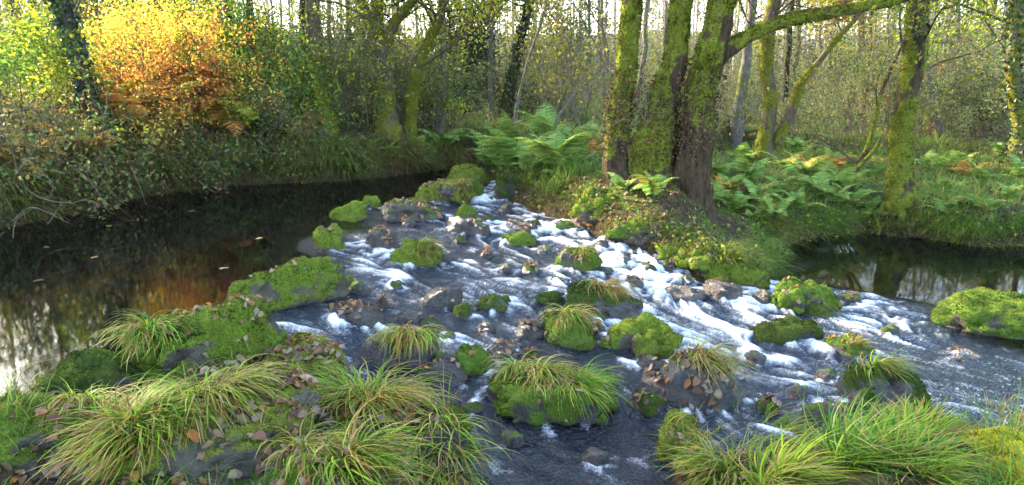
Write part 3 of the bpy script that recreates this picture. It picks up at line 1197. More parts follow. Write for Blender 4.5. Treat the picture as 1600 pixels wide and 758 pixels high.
def mesh_np(name, V, faces, mat=None, col=None, smooth=True, attrs=None):
    """faces: list of int arrays, each (n, k)"""
    me = bpy.data.meshes.new(name)
    V = np.asarray(V, np.float32)
    me.vertices.add(len(V))
    me.vertices.foreach_set('co', V.ravel())
    faces = [np.asarray(f, np.int32) for f in faces if len(f)]
    nl = sum(f.size for f in faces)
    npoly = sum(len(f) for f in faces)
    me.loops.add(nl)
    me.polygons.add(npoly)
    me.loops.foreach_set('vertex_index', np.concatenate([f.ravel() for f in faces]))
    tot = np.concatenate([np.full(len(f), f.shape[1], np.int32) for f in faces])
    st = np.concatenate([[0], np.cumsum(tot)[:-1]]).astype(np.int32)
    me.polygons.foreach_set('loop_start', st)
    me.polygons.foreach_set('loop_total', tot)
    me.polygons.foreach_set('use_smooth', np.full(npoly, smooth, bool))
    if col is not None:
        a = me.attributes.new('tint', 'FLOAT_COLOR', 'POINT')
        c = np.ones((len(V), 4), np.float32)
        c[:, :3] = col
        a.data.foreach_set('color', c.ravel())
    for k, v in (attrs or {}).items():
        a = me.attributes.new(k, 'FLOAT', 'POINT')
        a.data.foreach_set('value', np.asarray(v, np.float32))
    if mat is not None:
        me.materials.append(mat)
    me.update(calc_edges=True)
    return me

class Bag:
    """collects vertex / face / colour blocks into one mesh"""
    def __init__(s):
        s.V, s.F, s.C, s.n = [], {}, [], 0
    def add(s, V, F, C):
        V = np.asarray(V, float)
        s.V.append(V)
        F = np.asarray(F)
        s.F.setdefault(F.shape[1], []).append(F + s.n)
        C = np.asarray(C, float)
        s.C.append(np.broadcast_to(C, (len(V), 3)) if C.ndim == 1 else C)
        s.n += len(V)
    def mesh(s, name, mat, smooth=True):
        return mesh_np(name, np.concatenate(s.V), [np.concatenate(f) for f in s.F.values()], mat,
                       np.concatenate(s.C), smooth)

def mix(a, b, t):
    a = np.asarray(a, float); b = np.asarray(b, float); t = np.asarray(t, float)[..., None]
    return a * (1 - t) + b * t

def blades(root, az, L, W, e0, e1, comb=None, combk=0.0, seg=6, power=1.0):
    """strips of grass; all arguments arrays of length N; elevation bends from e0 to e1 along the blade"""
    N = len(root)
    t = np.linspace(0, 1, seg + 1)
    P = np.zeros((N, seg + 1, 3))
    P[:, 0] = root
    side = np.zeros((N, seg + 1, 3))
    for k in range(seg + 1):
        tm = t[k]
        el = e0 + (e1 - e0) * tm ** power
        a = az.copy()
        if comb is not None:
            da = (comb - az + np.pi) % (2 * np.pi) - np.pi
            a = az + da * np.minimum(1, tm * 1.4) * combk
        d = np.stack([np.cos(el) * np.cos(a), np.cos(el) * np.sin(a), np.sin(el)], 1)
        side[:, k] = np.stack([-np.sin(a), np.cos(a), np.zeros(N)], 1)
        if k < seg:
            P[:, k + 1] = P[:, k] + d * (L / seg)[:, None]
    w = W[:, None] * (0.55 + 0.45 * np.minimum(1, t * 5))[None] * (1 - t ** 2.2)[None] + 0.0003
    A = P - side * w[:, :, None] * .5
    B = P + side * w[:, :, None] * .5
    V = np.stack([A, B], 2).reshape(N, -1, 3)
    q = np.array([[2 * k, 2 * k + 1, 2 * k + 3, 2 * k + 2] for k in range(seg)])
    F = (q[None] + (np.arange(N) * (2 * (seg + 1)))[:, None, None]).reshape(-1, 4)
    T = np.repeat(t, 2)[None].repeat(N, 0)
    return V, F, T          # V (N, 2(seg+1), 3)

def leaves(C, size, nrm, az, fold=0.25, ratio=0.62):
    """folded diamond leaves: centre, length, normal, spin; 2 quads... returns V,F"""
    N = len(C)
    nrm = nrm / np.linalg.norm(nrm, axis=1, keepdims=True)
    ref = np.where(np.abs(nrm[:, 2:3]) < .9, np.array([[0, 0, 1.]]), np.array([[1., 0, 0]]))
    u = np.cross(nrm, ref); u /= np.linalg.norm(u, axis=1, keepdims=True)
    v = np.cross(nrm, u)
    ca, sa = np.cos(az)[:, None], np.sin(az)[:, None]
    d = u * ca + v * sa
    s = -u * sa + v * ca
    L = size[:, None]
    base = C - d * L * .5
    tip = C + d * L * .5 - nrm * L * .12
    m1 = C - d * L * .08 + s * L * ratio * .5 + nrm * L * fold * .5
    m2 = C - d * L * .08 - s * L * ratio * .5 + nrm * L * fold * .5
    V = np.stack([base, m1, tip, m2], 1).reshape(-1, 3)
    k = np.arange(N)[:, None] * 4
    F = np.concatenate([k + np.array([[0, 1, 2]]), k + np.array([[0, 2, 3]])])
    return V, F

def rand_dirs(n, up=0.0):
    d = RNG.normal(size=(n, 3))
    d /= np.linalg.norm(d, axis=1, keepdims=True)
    d[:, 2] += up
    return d / np.linalg.norm(d, axis=1, keepdims=True)

def tube(P, R, sides=6, wob=None):
    """tube along points P (n,3) radii R (n); returns V, F"""
    P = np.asarray(P, float); R = np.asarray(R, float)
    n = len(P)
    T = np.gradient(P, axis=0)
    T /= np.linalg.norm(T, axis=1, keepdims=True) + 1e-9
    ref = np.array([1., 0.13, 0.07]) if abs(T[0, 0]) < .8 else np.array([0.1, 1., 0.05])
    U = np.zeros_like(P)
    u = np.cross(T[0], ref); u /= np.linalg.norm(u)
    for k in range(n):
        u = u - T[k] * np.dot(u, T[k])
        u /= np.linalg.norm(u) + 1e-9
        U[k] = u
    Wv = np.cross(T, U)
    a = np.arange(sides) * 2 * np.pi / sides
    ring = U[:, None] * np.cos(a)[None, :, None] + Wv[:, None] * np.sin(a)[None, :, None]
    rr = R[:, None] * (1 if wob is None else wob)
    V = (P[:, None] + ring * (rr[..., None] if np.ndim(rr) == 2 and rr.shape[1] == sides else rr[:, :, None])).reshape(-1, 3)
    i = np.arange(n - 1)[:, None] * sides
    j = np.arange(sides)[None]
    j2 = (j + 1) % sides
    F = np.stack([i + j, i + j2, i + sides + j2, i + sides + j], -1).reshape(-1, 4)
    return V, F

def spline(P, m):
    """Catmull-Rom through control rows P to m rows"""
    P = np.asarray(P, float)
    n = len(P)
    if n == 2:
        t = np.linspace(0, 1, m)[:, None]
        return P[0] * (1 - t) + P[1] * t
    d = np.concatenate([[0], np.cumsum(np.linalg.norm(np.diff(P[:, :3], axis=0), axis=1))])
    s = np.linspace(0, d[-1], m)
    Q = np.vstack([2 * P[0] - P[1], P, 2 * P[-1] - P[-2]])
    k = np.clip(np.searchsorted(d, s, 'right') - 1, 0, n - 2)
    t = ((s - d[k]) / (d[k + 1] - d[k]))[:, None]
    a, b, c, e = Q[k], Q[k + 1], Q[k + 2], Q[k + 3]
    return .5 * (2 * b + (c - a) * t + (2 * a - 5 * b + 4 * c - e) * t ** 2 + (3 * b - a - 3 * c + e) * t ** 3)

# ------------------------------------------------------------------ materials
def _mat(name):
    m = bpy.data.materials.new(name)
    m.use_nodes = True
    nt = m.node_tree
    nt.nodes.clear()
    out = nt.nodes.new('ShaderNodeOutputMaterial')
    return m, nt, out

def N(nt, typ, **kw):
    n = nt.nodes.new(typ)
    for k, v in kw.items():
        setattr(n, k, v)
    return n

def noise_node(nt, scale, detail=4, rough=.6, coord='Object', dist=0.0):
    tc = N(nt, 'ShaderNodeTexCoord')
    n = N(nt, 'ShaderNodeTexNoise')
    n.inputs['Scale'].default_value = scale
    n.inputs['Detail'].default_value = detail
    n.inputs['Roughness'].default_value = rough
    n.inputs['Distortion'].default_value = dist
    nt.links.new(tc.outputs[coord], n.inputs['Vector'])
    return n

def ramp(nt, src, stops):
    r = N(nt, 'ShaderNodeValToRGB')
    e = r.color_ramp.elements
    while len(e) > 1:
        e.remove(e[-1])
    e[0].position = stops[0][0]; e[0].color = (*stops[0][1], 1)
    for p, c in stops[1:]:
        x = e.new(p); x.color = (*c, 1)
    nt.links.new(src, r.inputs[0])
    return r

def mixrgb(nt, fac, a, b, typ='MIX'):
    m = N(nt, 'ShaderNodeMix', data_type='RGBA', blend_type=typ)
    for sock, v in ((m.inputs[0], fac), (m.inputs[6], a), (m.inputs[7], b)):
        if hasattr(v, 'links') or hasattr(v, 'is_linked'):
            nt.links.new(v, sock)
        elif isinstance(v, (int, float)):
            sock.default_value = v
        else:
            sock.default_value = (*v, 1)
    return m.outputs[2]

def math_node(nt, op, a, b=None):
    m = N(nt, 'ShaderNodeMath', operation=op)
    for sock, v in ((m.inputs[0], a), (m.inputs[1], b)):
        if v is None: continue
        if isinstance(v, (int, float)): sock.default_value = v
        else: nt.links.new(v, sock)
    return m.outputs[0]

def leaf_material(name, trans=0.4, rough=0.55, gloss=0.25, var=0.35, noise_scale=3.0):
    """tinted by the mesh's own 'tint' colours, lets light through"""
    m, nt, out = _mat(name)
    at = N(nt, 'ShaderNodeAttribute', attribute_name='tint')
    nz = noise_node(nt, noise_scale, 2)
    oi = N(nt, 'ShaderNodeObjectInfo')
    v = math_node(nt, 'MULTIPLY_ADD', nz.outputs[0], var * 1.6)
    nt.nodes[v.node.name].inputs[2].default_value = 1 - var * .8
    hv = N(nt, 'ShaderNodeHueSaturation')
    nt.links.new(at.outputs['Color'], hv.inputs['Color'])
    nt.links.new(v, hv.inputs['Value'])
    hh = math_node(nt, 'MULTIPLY_ADD', oi.outputs['Random'], .04)
    hh.node.inputs[2].default_value = .48
    nt.links.new(hh, hv.inputs['Hue'])
    c = hv.outputs[0]
    p = N(nt, 'ShaderNodeBsdfPrincipled')
    nt.links.new(c, p.inputs['Base Color'])
    p.inputs['Roughness'].default_value = rough
    p.inputs['Specular IOR Level'].default_value = gloss
    tr = N(nt, 'ShaderNodeBsdfTranslucent')
    nt.links.new(mixrgb(nt, .15, c, (1., .95, .25), 'OVERLAY'), tr.inputs['Color'])
    mx = N(nt, 'ShaderNodeMixShader')
    mx.inputs[0].default_value = trans
    nt.links.new(p.outputs[0], mx.inputs[1])
    nt.links.new(tr.outputs[0], mx.inputs[2])
    nt.links.new(mx.outputs[0], out.inputs[0])
    return m

def rock_material(name, moss_lo, moss_hi, rock_a, rock_b, wet=0.4):
    """stone with a 'moss' attribute saying where moss has grown"""
    m, nt, out = _mat(name)
    at = N(nt, 'ShaderNodeAttribute', attribute_name='moss')
    n1 = noise_node(nt, 9, 6, .65)
    n2 = noise_node(nt, 40, 5, .7)
    n3 = noise_node(nt, 3.0, 3, .5)
    rc = ramp(nt, n1.outputs[0], [(.3, rock_a), (.7, rock_b)]).outputs[0]
    mc = ramp(nt, n2.outputs[0], [(.25, moss_lo), (.72, moss_hi)]).outputs[0]
    mc = mixrgb(nt, ramp(nt, n3.outputs[0], [(.5, (0, 0, 0)), (.75, (.6, .6, .6))]).outputs[0], mc, (.075, .07, .02))
    f = math_node(nt, 'ADD', at.outputs['Fac'], math_node(nt, 'MULTIPLY', math_node(nt, 'SUBTRACT', n2.outputs[0], .5), .9))
    fm = ramp(nt, f, [(.40, (0, 0, 0)), (.56, (1, 1, 1))]).outputs[0]
    col = mixrgb(nt, fm, rc, mc)
    p = N(nt, 'ShaderNodeBsdfPrincipled')
    nt.links.new(col, p.inputs['Base Color'])
    rr = N(nt, 'ShaderNodeMapRange')
    nt.links.new(fm, rr.inputs[0]); rr.inputs[3].default_value = .75 - wet * .55; rr.inputs[4].default_value = .95
    nt.links.new(rr.outputs[0], p.inputs['Roughness'])
    sp_ = N(nt, 'ShaderNodeMapRange'); nt.links.new(fm, sp_.inputs[0]); sp_.inputs[3].default_value = .2 + .3 * wet; sp_.inputs[4].default_value = .01
    nt.links.new(sp_.outputs[0], p.inputs['Specular IOR Level'])
    bp = N(nt, 'ShaderNodeBump')
    bp.inputs['Strength'].default_value = 1
    bp.inputs['Distance'].default_value = .035
    nt.links.new(n2.outputs[0], bp.inputs['Height'])
    nt.links.new(bp.outputs[0], p.inputs['Normal'])
    nt.links.new(p.outputs[0], out.inputs[0])
    return m

def bark_material(name, bark_a, bark_b, moss_lo, moss_hi, moss_amt=.5):
    """bark with moss from the 'moss' attribute"""
    m, nt, out = _mat(name)
    at = N(nt, 'ShaderNodeAttribute', attribute_name='moss')
    tc = N(nt, 'ShaderNodeTexCoord')
    mp = N(nt, 'ShaderNodeMapping')
    mp.inputs['Scale'].default_value = (1, 1, .28)
    nt.links.new(tc.outputs['Object'], mp.inputs[0])
    n1 = N(nt, 'ShaderNodeTexNoise'); n1.inputs['Scale'].default_value = 26; n1.inputs['Detail'].default_value = 6; n1.inputs['Roughness'].default_value = .7
    nt.links.new(mp.outputs[0], n1.inputs['Vector'])
    n2 = noise_node(nt, 30, 5, .7)
    n3 = noise_node(nt, 4, 4, .6)
    bc = ramp(nt, n1.outputs[0], [(.3, bark_a), (.68, bark_b)]).outputs[0]
    mc = ramp(nt, n2.outputs[0], [(.28, moss_lo), (.7, moss_hi)]).outputs[0]
    f = math_node(nt, 'ADD', at.outputs['Fac'], math_node(nt, 'MULTIPLY', math_node(nt, 'SUBTRACT', n3.outputs[0], .5), 1.1))
    f = math_node(nt, 'ADD', f, math_node(nt, 'MULTIPLY', math_node(nt, 'SUBTRACT', n2.outputs[0], .5), .6))
    fm = ramp(nt, f, [(.42, (0, 0, 0)), (.6, (1, 1, 1))]).outputs[0]
    col = mixrgb(nt, fm, bc, mc)
    p = N(nt, 'ShaderNodeBsdfPrincipled')
    nt.links.new(col, p.inputs['Base Color'])
    p.inputs['Roughness'].default_value = .9
    p.inputs['Specular IOR Level'].default_value = .04
    bp = N(nt, 'ShaderNodeBump')
    bp.inputs['Strength'].default_value = .9
    bp.inputs['Distance'].default_value = .03
    nt.links.new(math_node(nt, 'ADD', n1.outputs[0], n2.outputs[0]), bp.inputs['Height'])
    nt.links.new(bp.outputs[0], p.inputs['Normal'])
    nt.links.new(p.outputs[0], out.inputs[0])
    return m

MAT = {
    'bright': rock_material('stone_bright_moss', (.035, .055, .008), (.15, .20, .025), (.022, .016, .010), (.095, .075, .05)),
    'mid': rock_material('stone_green_moss', (.03, .055, .008), (.11, .17, .025), (.02, .016, .012), (.085, .07, .055)),
    'dark': rock_material('stone_dark_moss', (.015, .025, .006), (.065, .09, .02), (.015, .013, .012), (.06, .055, .05), .7),
    'olive': rock_material('stone_olive_moss', (.05, .06, .01), (.20, .22, .035), (.025, .02, .014), (.12, .10, .075)),
    'yellow': rock_material('stone_yellow_moss', (.12, .13, .01), (.42, .40, .03), (.025, .02, .014), (.12, .10, .075)),
    'wet': rock_material('stone_wet', (.03, .05, .01), (.1, .14, .03), (.010, .008, .007), (.06, .045, .036), 1.0),
    'bark_mossy': bark_material('bark_with_moss', (.012, .008, .005), (.085, .058, .034), (.04, .05, .006), (.17, .185, .022)),
    'bark_gold': bark_material('bark_with_golden_moss', (.03, .02, .012), (.14, .11, .07), (.04, .045, .006), (.17, .16, .02)),
    'bark_grey': bark_material('bark_grey', (.04, .035, .03), (.19, .17, .14), (.04, .05, .015), (.14, .15, .04)),
    'bark_dark': bark_material('bark_dark', (.012, .009, .006), (.06, .045, .032), (.02, .03, .008), (.08, .1, .02)),
    'leaf': leaf_material('leaf_green', .45, gloss=.1),
    'leafy_far': leaf_material('leaf_far', .4, gloss=.05, var=.25, noise_scale=.6),
    'ivy': leaf_material('leaf_ivy', .15, .4, .25),
    'blade': leaf_material('grass_blade', .35, .5, .1, .3, 8),
    'frond': leaf_material('fern_frond', .4, .55, .08, .3, 6),
    'mossfuzz': leaf_material('moss_fuzz', .3, .9, .0, .4, 14),
    'twig': leaf_material('twig_bark', 0.0, .85, .03, .4, 10),
    'litter': leaf_material('dead_leaf', .2, .7, .08, .4, 20),
}
SURF_V, SURF_F, _sn = [], [], 0     # surfaces that small things can lie on
def add_surface(V, F):
    global _sn
    F = np.asarray(F)
    if F.shape[1] == 4:
        F = np.concatenate([F[:, [0, 1, 2]], F[:, [0, 2, 3]]])
    SURF_V.append(np.asarray(V, float)); SURF_F.append(F + _sn)
    _sn += len(V)

# ------------------------------------------------------------------ ground
def axis(lo, hi, f0, f1, fine, grow=1.12):
    a = list(np.arange(f0, f1 + 1e-6, fine))
    s = fine
    x = f1
    while x < hi:
        s *= grow; x += s; a.append(min(x, hi))
    s = fine; x = f0
    while x > lo:
        s *= grow; x -= s; a.insert(0, max(x, lo))
    return np.array(a)

def sheet(xs, ys):
    X, Y = np.meshgrid(xs, ys)
    nx, ny = len(xs), len(ys)
    i = np.arange(ny - 1)[:, None] * nx
    j = np.arange(nx - 1)[None]
    F = np.stack([i + j, i + j + 1, i + nx + j + 1, i + nx + j], -1).reshape(-1, 4)
    return X.ravel(), Y.ravel(), F

gx = axis(-400, 400, -9, 10, .085)
gy = axis(-300, 600, 1.6, 16, .085)
X, Y, F = sheet(gx, gy)
Z = np.zeros(len(X))
for s in range(0, len(X), 20000):
    Z[s:s + 20000] = ground_level(X[s:s + 20000], Y[s:s + 20000])
GV = np.stack([X, Y, Z], 1)
GD = river_dist(X, Y)
m, nt, out = _mat('forest_floor')
n1 = noise_node(nt, 1.3, 5, .65); n2 = noise_node(nt, 14, 6, .75); n3 = noise_node(nt, 60, 4, .7)
soil = ramp(nt, n2.outputs[0], [(.3, (.012, .009, .006)), (.5, (.05, .035, .02)), (.72, (.14, .10, .06))]).outputs[0]
moss = ramp(nt, n3.outputs[0], [(.3, (.02, .035, .006)), (.7, (.10, .15, .02))]).outputs[0]
mk = ramp(nt, n1.outputs[0], [(.45, (0, 0, 0)), (.58, (1, 1, 1))]).outputs[0]
lnd = N(nt, 'ShaderNodeAttribute', attribute_name='bank')
dry = mixrgb(nt, mk, soil, moss)
bed = ramp(nt, n2.outputs[0], [(.3, (.012, .009, .005)), (.7, (.09, .06, .03))]).outputs[0]
col = mixrgb(nt, lnd.outputs['Fac'], bed, dry)
p = N(nt, 'ShaderNodeBsdfPrincipled')
nt.links.new(col, p.inputs['Base Color']); p.inputs['Roughness'].default_value = .9; p.inputs['Specular IOR Level'].default_value = .05
bp = N(nt, 'ShaderNodeBump'); bp.inputs['Strength'].default_value = 1; bp.inputs['Distance'].default_value = .04
nt.links.new(math_node(nt, 'ADD', n2.outputs[0], n3.outputs[0]), bp.inputs['Height'])
nt.links.new(bp.outputs[0], p.inputs['Normal'])
nt.links.new(p.outputs[0], out.inputs[0])
me = mesh_np('ground', GV, [F], m, attrs={'bank': sstep(0.0, .35, GD)})
tag(link('ground', me), kind='structure')
near = (GV[F].max(1)[:, 1] < 30) & (np.abs(GV[F][:, :, 0]).max(1) < 25) & (GV[F].min(1)[:, 1] > -3)
add_surface(GV, F[near])

# ------------------------------------------------------------------ water: flow lines, foam, waves
wx = axis(-60, 60, -3.2, 6.6, .026, 1.1)
wy = axis(-4, 20, 2.3, 12.0, .026, 1.1)
gs = .026
fx = np.arange(-3.4, 8.0, gs); fy = np.arange(2.0, 12.2, gs)
FX, FY = np.meshgrid(fx, fy)
sh_ = FX.shape
pot = np.zeros(FX.size)
for s in range(0, FX.size, 40000):
    pot[s:s + 40000] = water_level(FX.ravel()[s:s + 40000], FY.ravel()[s:s + 40000])
pot = pot.reshape(sh_)
lev = pot.copy()
rockn = np.zeros(sh_)
for r in ROCKS + [('', *q) for q in PEBBLES]:
    lab, rx, ry, rz, sx, sy, sz, yaw = r[:8]
    c, s_ = math.cos(math.radians(yaw)), math.sin(math.radians(yaw))
    u = ((FX - rx) * c + (FY - ry) * s_) / (sx * 1.15)
    v = (-(FX - rx) * s_ + (FY - ry) * c) / (sy * 1.15)
    q = np.exp(-(u * u + v * v) ** 1.5)
    rockn = np.maximum(rockn, q)
pot2 = pot - .03 * FX + .02 * FY + .10 * rockn
gy_, gx_ = np.gradient(pot2, gs)
vx, vy = -gx_, -gy_
sp = np.hypot(vx, vy) + 1e-6
vx /= sp; vy /= sp

def bil(A, x, y):
    i = np.clip((x - fx[0]) / gs, 0, sh_[1] - 1.001); j = np.clip((y - fy[0]) / gs, 0, sh_[0] - 1.001)
    i0 = i.astype(int); j0 = j.astype(int); a = i - i0; b = j - j0
    return (A[j0, i0] * (1 - a) * (1 - b) + A[j0, i0 + 1] * a * (1 - b) + A[j0 + 1, i0] * (1 - a) * b + A[j0 + 1, i0 + 1] * a * b)

def lic(A, steps, h):
    acc = A.copy(); cnt = 1.0
    for sg in (1, -1):
        x, y = FX.copy(), FY.copy()
        for k in range(steps):
            ux, uy = bil(vx, x, y), bil(vy, x, y)
            x = x + sg * h * ux; y = y + sg * h * uy
            w = 1 - k / steps
            acc += w * bil(A, x, y); cnt += w
    acc /= cnt
    acc -= acc.mean()
    return acc / acc.std()

def grid_noise(scale, o, octv=3):
    return fbm(np.stack([FX.ravel() * scale, FY.ravel() * scale, np.full(FX.size, o)], 1), octv).reshape(sh_)

st1 = lic(grid_noise(9, 1.3), 16, .03)          # broad tongues
st2 = lic(RNG.normal(size=sh_), 12, .024)       # fine threads
st3 = grid_noise(3.2, 8.1, 4); st3 /= st3.std() # patches
TB = np.zeros(FX.size)
for s in range(0, FX.size, 40000):
    TB[s:s + 40000] = _nw(TURB_P, TURB_V, FX.ravel()[s:s + 40000], FY.ravel()[s:s + 40000], .26)
TB = np.clip((TB.reshape(sh_) - .07) / .93, 0, 1)
ryy, rxx = np.gradient(rockn, gs)
down = np.clip(-(rxx * vx + ryy * vy), 0, None) ; down /= down.max() + 1e-9
steep = np.hypot(*np.gradient(lev, gs)); steep = np.clip(steep / .35, 0, 1)
fine = grid_noise(16, 4.4, 3); fine /= fine.std()
collar = np.exp(-((rockn - .42) / .16) ** 2)
foam = TB * 1.06 - .90 + .15 * collar * np.clip(TB * 1.6, 0, 1) + .10 * st1 + .34 * st2 + .16 * st3 + .10 * fine + .28 * down * np.clip(TB * 2, 0, 1) + .18 * steep * (TB > .2)
foam = np.clip(foam * 1.25 + .18, 0, 1) * sstep(.02, .2, TB)
amp = .005 + .032 * TB
wave = amp * (st1 * .42 + .40 * st2 + .3 * st3 + .10 * fine) * sstep(.03, .25, TB) + .05 * rockn * np.clip(TB * 1.5, 0, 1) * 0.6

X, Y, F = sheet(wx, wy)
inb = (X > fx[0]) & (X < fx[-1]) & (Y > fy[0]) & (Y < fy[-1])
wl = np.zeros(len(X))
for s in range(0, len(X), 40000):
    wl[s:s + 40000] = water_level(X[s:s + 40000], Y[s:s + 40000])
fz = np.minimum(np.minimum(sstep(fx[0], fx[0] + .6, X), 1 - sstep(fx[-1] - 1.5, fx[-1], X)), 1)
wv = np.where(inb, bil(wave, X, Y), 0) * fz
fo = np.where(inb, bil(foam, X, Y), 0) * fz
tu = np.where(inb, bil(TB, X, Y), 0) * fz
wd = river_dist(X, Y)
WZ = wl + wv
keep = wd < .45
kf = keep[F].any(1)
F = F[kf]
used = np.unique(F)
rm = np.full(len(X), -1); rm[used] = np.arange(len(used))
WV = np.stack([X, Y, WZ - .12 * sstep(.05, .4, wd)], 1)[used]
m, nt, out = _mat('stream_water')
af = N(nt, 'ShaderNodeAttribute', attribute_name='foam')
atb = N(nt, 'ShaderNodeAttribute', attribute_name='turb')
nb1 = noise_node(nt, 7, 3, .5, dist=.6); nb2 = noise_node(nt, 28, 3, .55, dist=1.2); nf = noise_node(nt, 48, 8, .8, dist=1.2)
bump = N(nt, 'ShaderNodeBump')
hs = math_node(nt, 'ADD', math_node(nt, 'MULTIPLY', nb1.outputs[0], .9), math_node(nt, 'MULTIPLY', nb2.outputs[0], .9))
ht = math_node(nt, 'MULTIPLY', hs, math_node(nt, 'MULTIPLY_ADD', math_node(nt, 'POWER', atb.outputs['Fac'], .6), 1.0))
ht.node.inputs[1].links[0].from_node.inputs[2].default_value = .0016
nt.links.new(ht, bump.inputs['Height']); bump.inputs['Strength'].default_value = 1; bump.inputs['Distance'].default_value = .06
fr = N(nt, 'ShaderNodeFresnel'); fr.inputs['IOR'].default_value = 1.46
nt.links.new(bump.outputs[0], fr.inputs['Normal'])
gl = N(nt, 'ShaderNodeBsdfGlossy'); gl.inputs['Roughness'].default_value = .03
nt.links.new(bump.outputs[0], gl.inputs['Normal'])
tp = N(nt, 'ShaderNodeBsdfTransparent'); tp.inputs['Color'].default_value = (.11, .10, .07, 1)
sky_tint = N(nt, 'ShaderNodeBsdfDiffuse'); sky_tint.inputs['Color'].default_value = (.015, .025, .044, 1)
nt.links.new(bump.outputs[0], sky_tint.inputs['Normal'])
bm_ = N(nt, 'ShaderNodeMixShader')     # churned water is less clear; its blue diffuse stands in for sky reflection
bf = math_node(nt, 'MINIMUM', math_node(nt, 'MULTIPLY_ADD', atb.outputs['Fac'], .9), .8)
bf.node.inputs[0].links[0].from_node.inputs[2].default_value = .0
nt.links.new(bf, bm_.inputs[0])
nt.links.new(tp.outputs[0], bm_.inputs[1]); nt.links.new(sky_tint.outputs[0], bm_.inputs[2])
wm = N(nt, 'ShaderNodeMixShader')
nt.links.new(fr.outputs[0], wm.inputs[0]); nt.links.new(bm_.outputs[0], wm.inputs[1]); nt.links.new(gl.outputs[0], wm.inputs[2])
ff = math_node(nt, 'ADD', af.outputs['Fac'], math_node(nt, 'MULTIPLY', math_node(nt, 'SUBTRACT', nf.outputs[0], .5), 2.0))
fmask = ramp(nt, ff, [(.15, (0, 0, 0)), (.45, (.22, .22, .22)), (1.0, (.95, .95, .95))]).outputs[0]
fd = N(nt, 'ShaderNodeBsdfPrincipled'); fd.inputs['Base Color'].default_value = (.82, .84, .86, 1); fd.inputs['Roughness'].default_value = .5
nt.links.new(bump.outputs[0], fd.inputs['Normal'])
fm = N(nt, 'ShaderNodeMixShader')
nt.links.new(fmask, fm.inputs[0]); nt.links.new(wm.outputs[0], fm.inputs[1]); nt.links.new(fd.outputs[0], fm.inputs[2])
nt.links.new(fm.outputs[0], out.inputs[0])
me = mesh_np('stream_water', WV, [rm[F]], m, attrs={'foam': fo[used], 'turb': tu[used]})
tag(link('stream_water', me), kind='structure')

# ------------------------------------------------------------------ boulders
_ico = {}
def ico(sub):
    if sub not in _ico:
        bm = bmesh.new()
        bmesh.ops.create_icosphere(bm, subdivisions=sub, radius=1)
        _ico[sub] = (np.array([v.co[:] for v in bm.verts]), np.array([[v.index for v in f.verts] for f in bm.faces]))
        bm.free()
    return _ico[sub]

def vnormals(V, F):
    n = np.zeros_like(V)
    fn = np.cross(V[F[:, 1]] - V[F[:, 0]], V[F[:, 2]] - V[F[:, 0]])
    for k in range(F.shape[1]):
        np.add.at(n, F[:, k], fn)
    return n / (np.linalg.norm(n, axis=1, keepdims=True) + 1e-12)

MOSS_COL = {'bright': ((.05, .07, .01), (.20, .245, .035)), 'mid': ((.04, .06, .008), (.15, .185, .03)),
            'dark': ((.02, .032, .006), (.085, .115, .02)), 'olive': ((.07, .085, .01), (.27, .29, .04)),
            'yellow': ((.2, .2, .012), (.55, .5, .04)), 'wet': ((.03, .05, .01), (.1, .14, .03))}

def fuzz(V, F, Nn, mask, dens, size, lo, hi):
    """little moss shoots standing on a surface"""
    tri = V[F]
    ar = .5 * np.linalg.norm(np.cross(tri[:, 1] - tri[:, 0], tri[:, 2] - tri[:, 0]), axis=1)
    fm = mask[F].mean(1)
    w = ar * np.clip(fm, 0, 1)
    n = int(min(9000, w.sum() * dens))
    if n < 8: return None
    k = RNG.choice(len(F), n, p=w / w.sum())
    b = RNG.dirichlet((1, 1, 1), n)
    P = (tri[k] * b[:, :, None]).sum(1)
    nn = (Nn[F][k] * b[:, :, None]).sum(1)
    nn /= np.linalg.norm(nn, axis=1, keepdims=True) + 1e-9
    bag = Bag()
    for s in range(3):
        d = nn + RNG.normal(size=(n, 3)) * .55 + np.array([0, 0, .15])
        d /= np.linalg.norm(d, axis=1, keepdims=True)
        s_ = np.cross(d, RNG.normal(size=(n, 3))); s_ /= np.linalg.norm(s_, axis=1, keepdims=True) + 1e-9
        L = size * RNG.uniform(.5, 1.4, n)[:, None]
        A = P - s_ * L * .28 - nn * .004; B = P + s_ * L * .28 - nn * .004; T = P + d * L
        VV = np.stack([A, B, T], 1).reshape(-1, 3)
        FF = np.arange(3 * n).reshape(-1, 3)
        t = np.clip(.42 + 1.9 * fbm(P * 6, 3) + RNG.normal(0, .18, n), 0, 1)
        c = mix(np.array(lo) * .6, hi, t)
        bn = np.clip(2.2 * fbm(P * 3.3 + 9, 3) - .08, 0, .8)
        c = mix(c, np.array((.10, .075, .025)) * np.ones((n, 1)), bn)
        c3 = np.repeat(c, 3, 0)
        c3[2::3] *= 1.25
        bag.add(VV, FF, c3)
    return bag

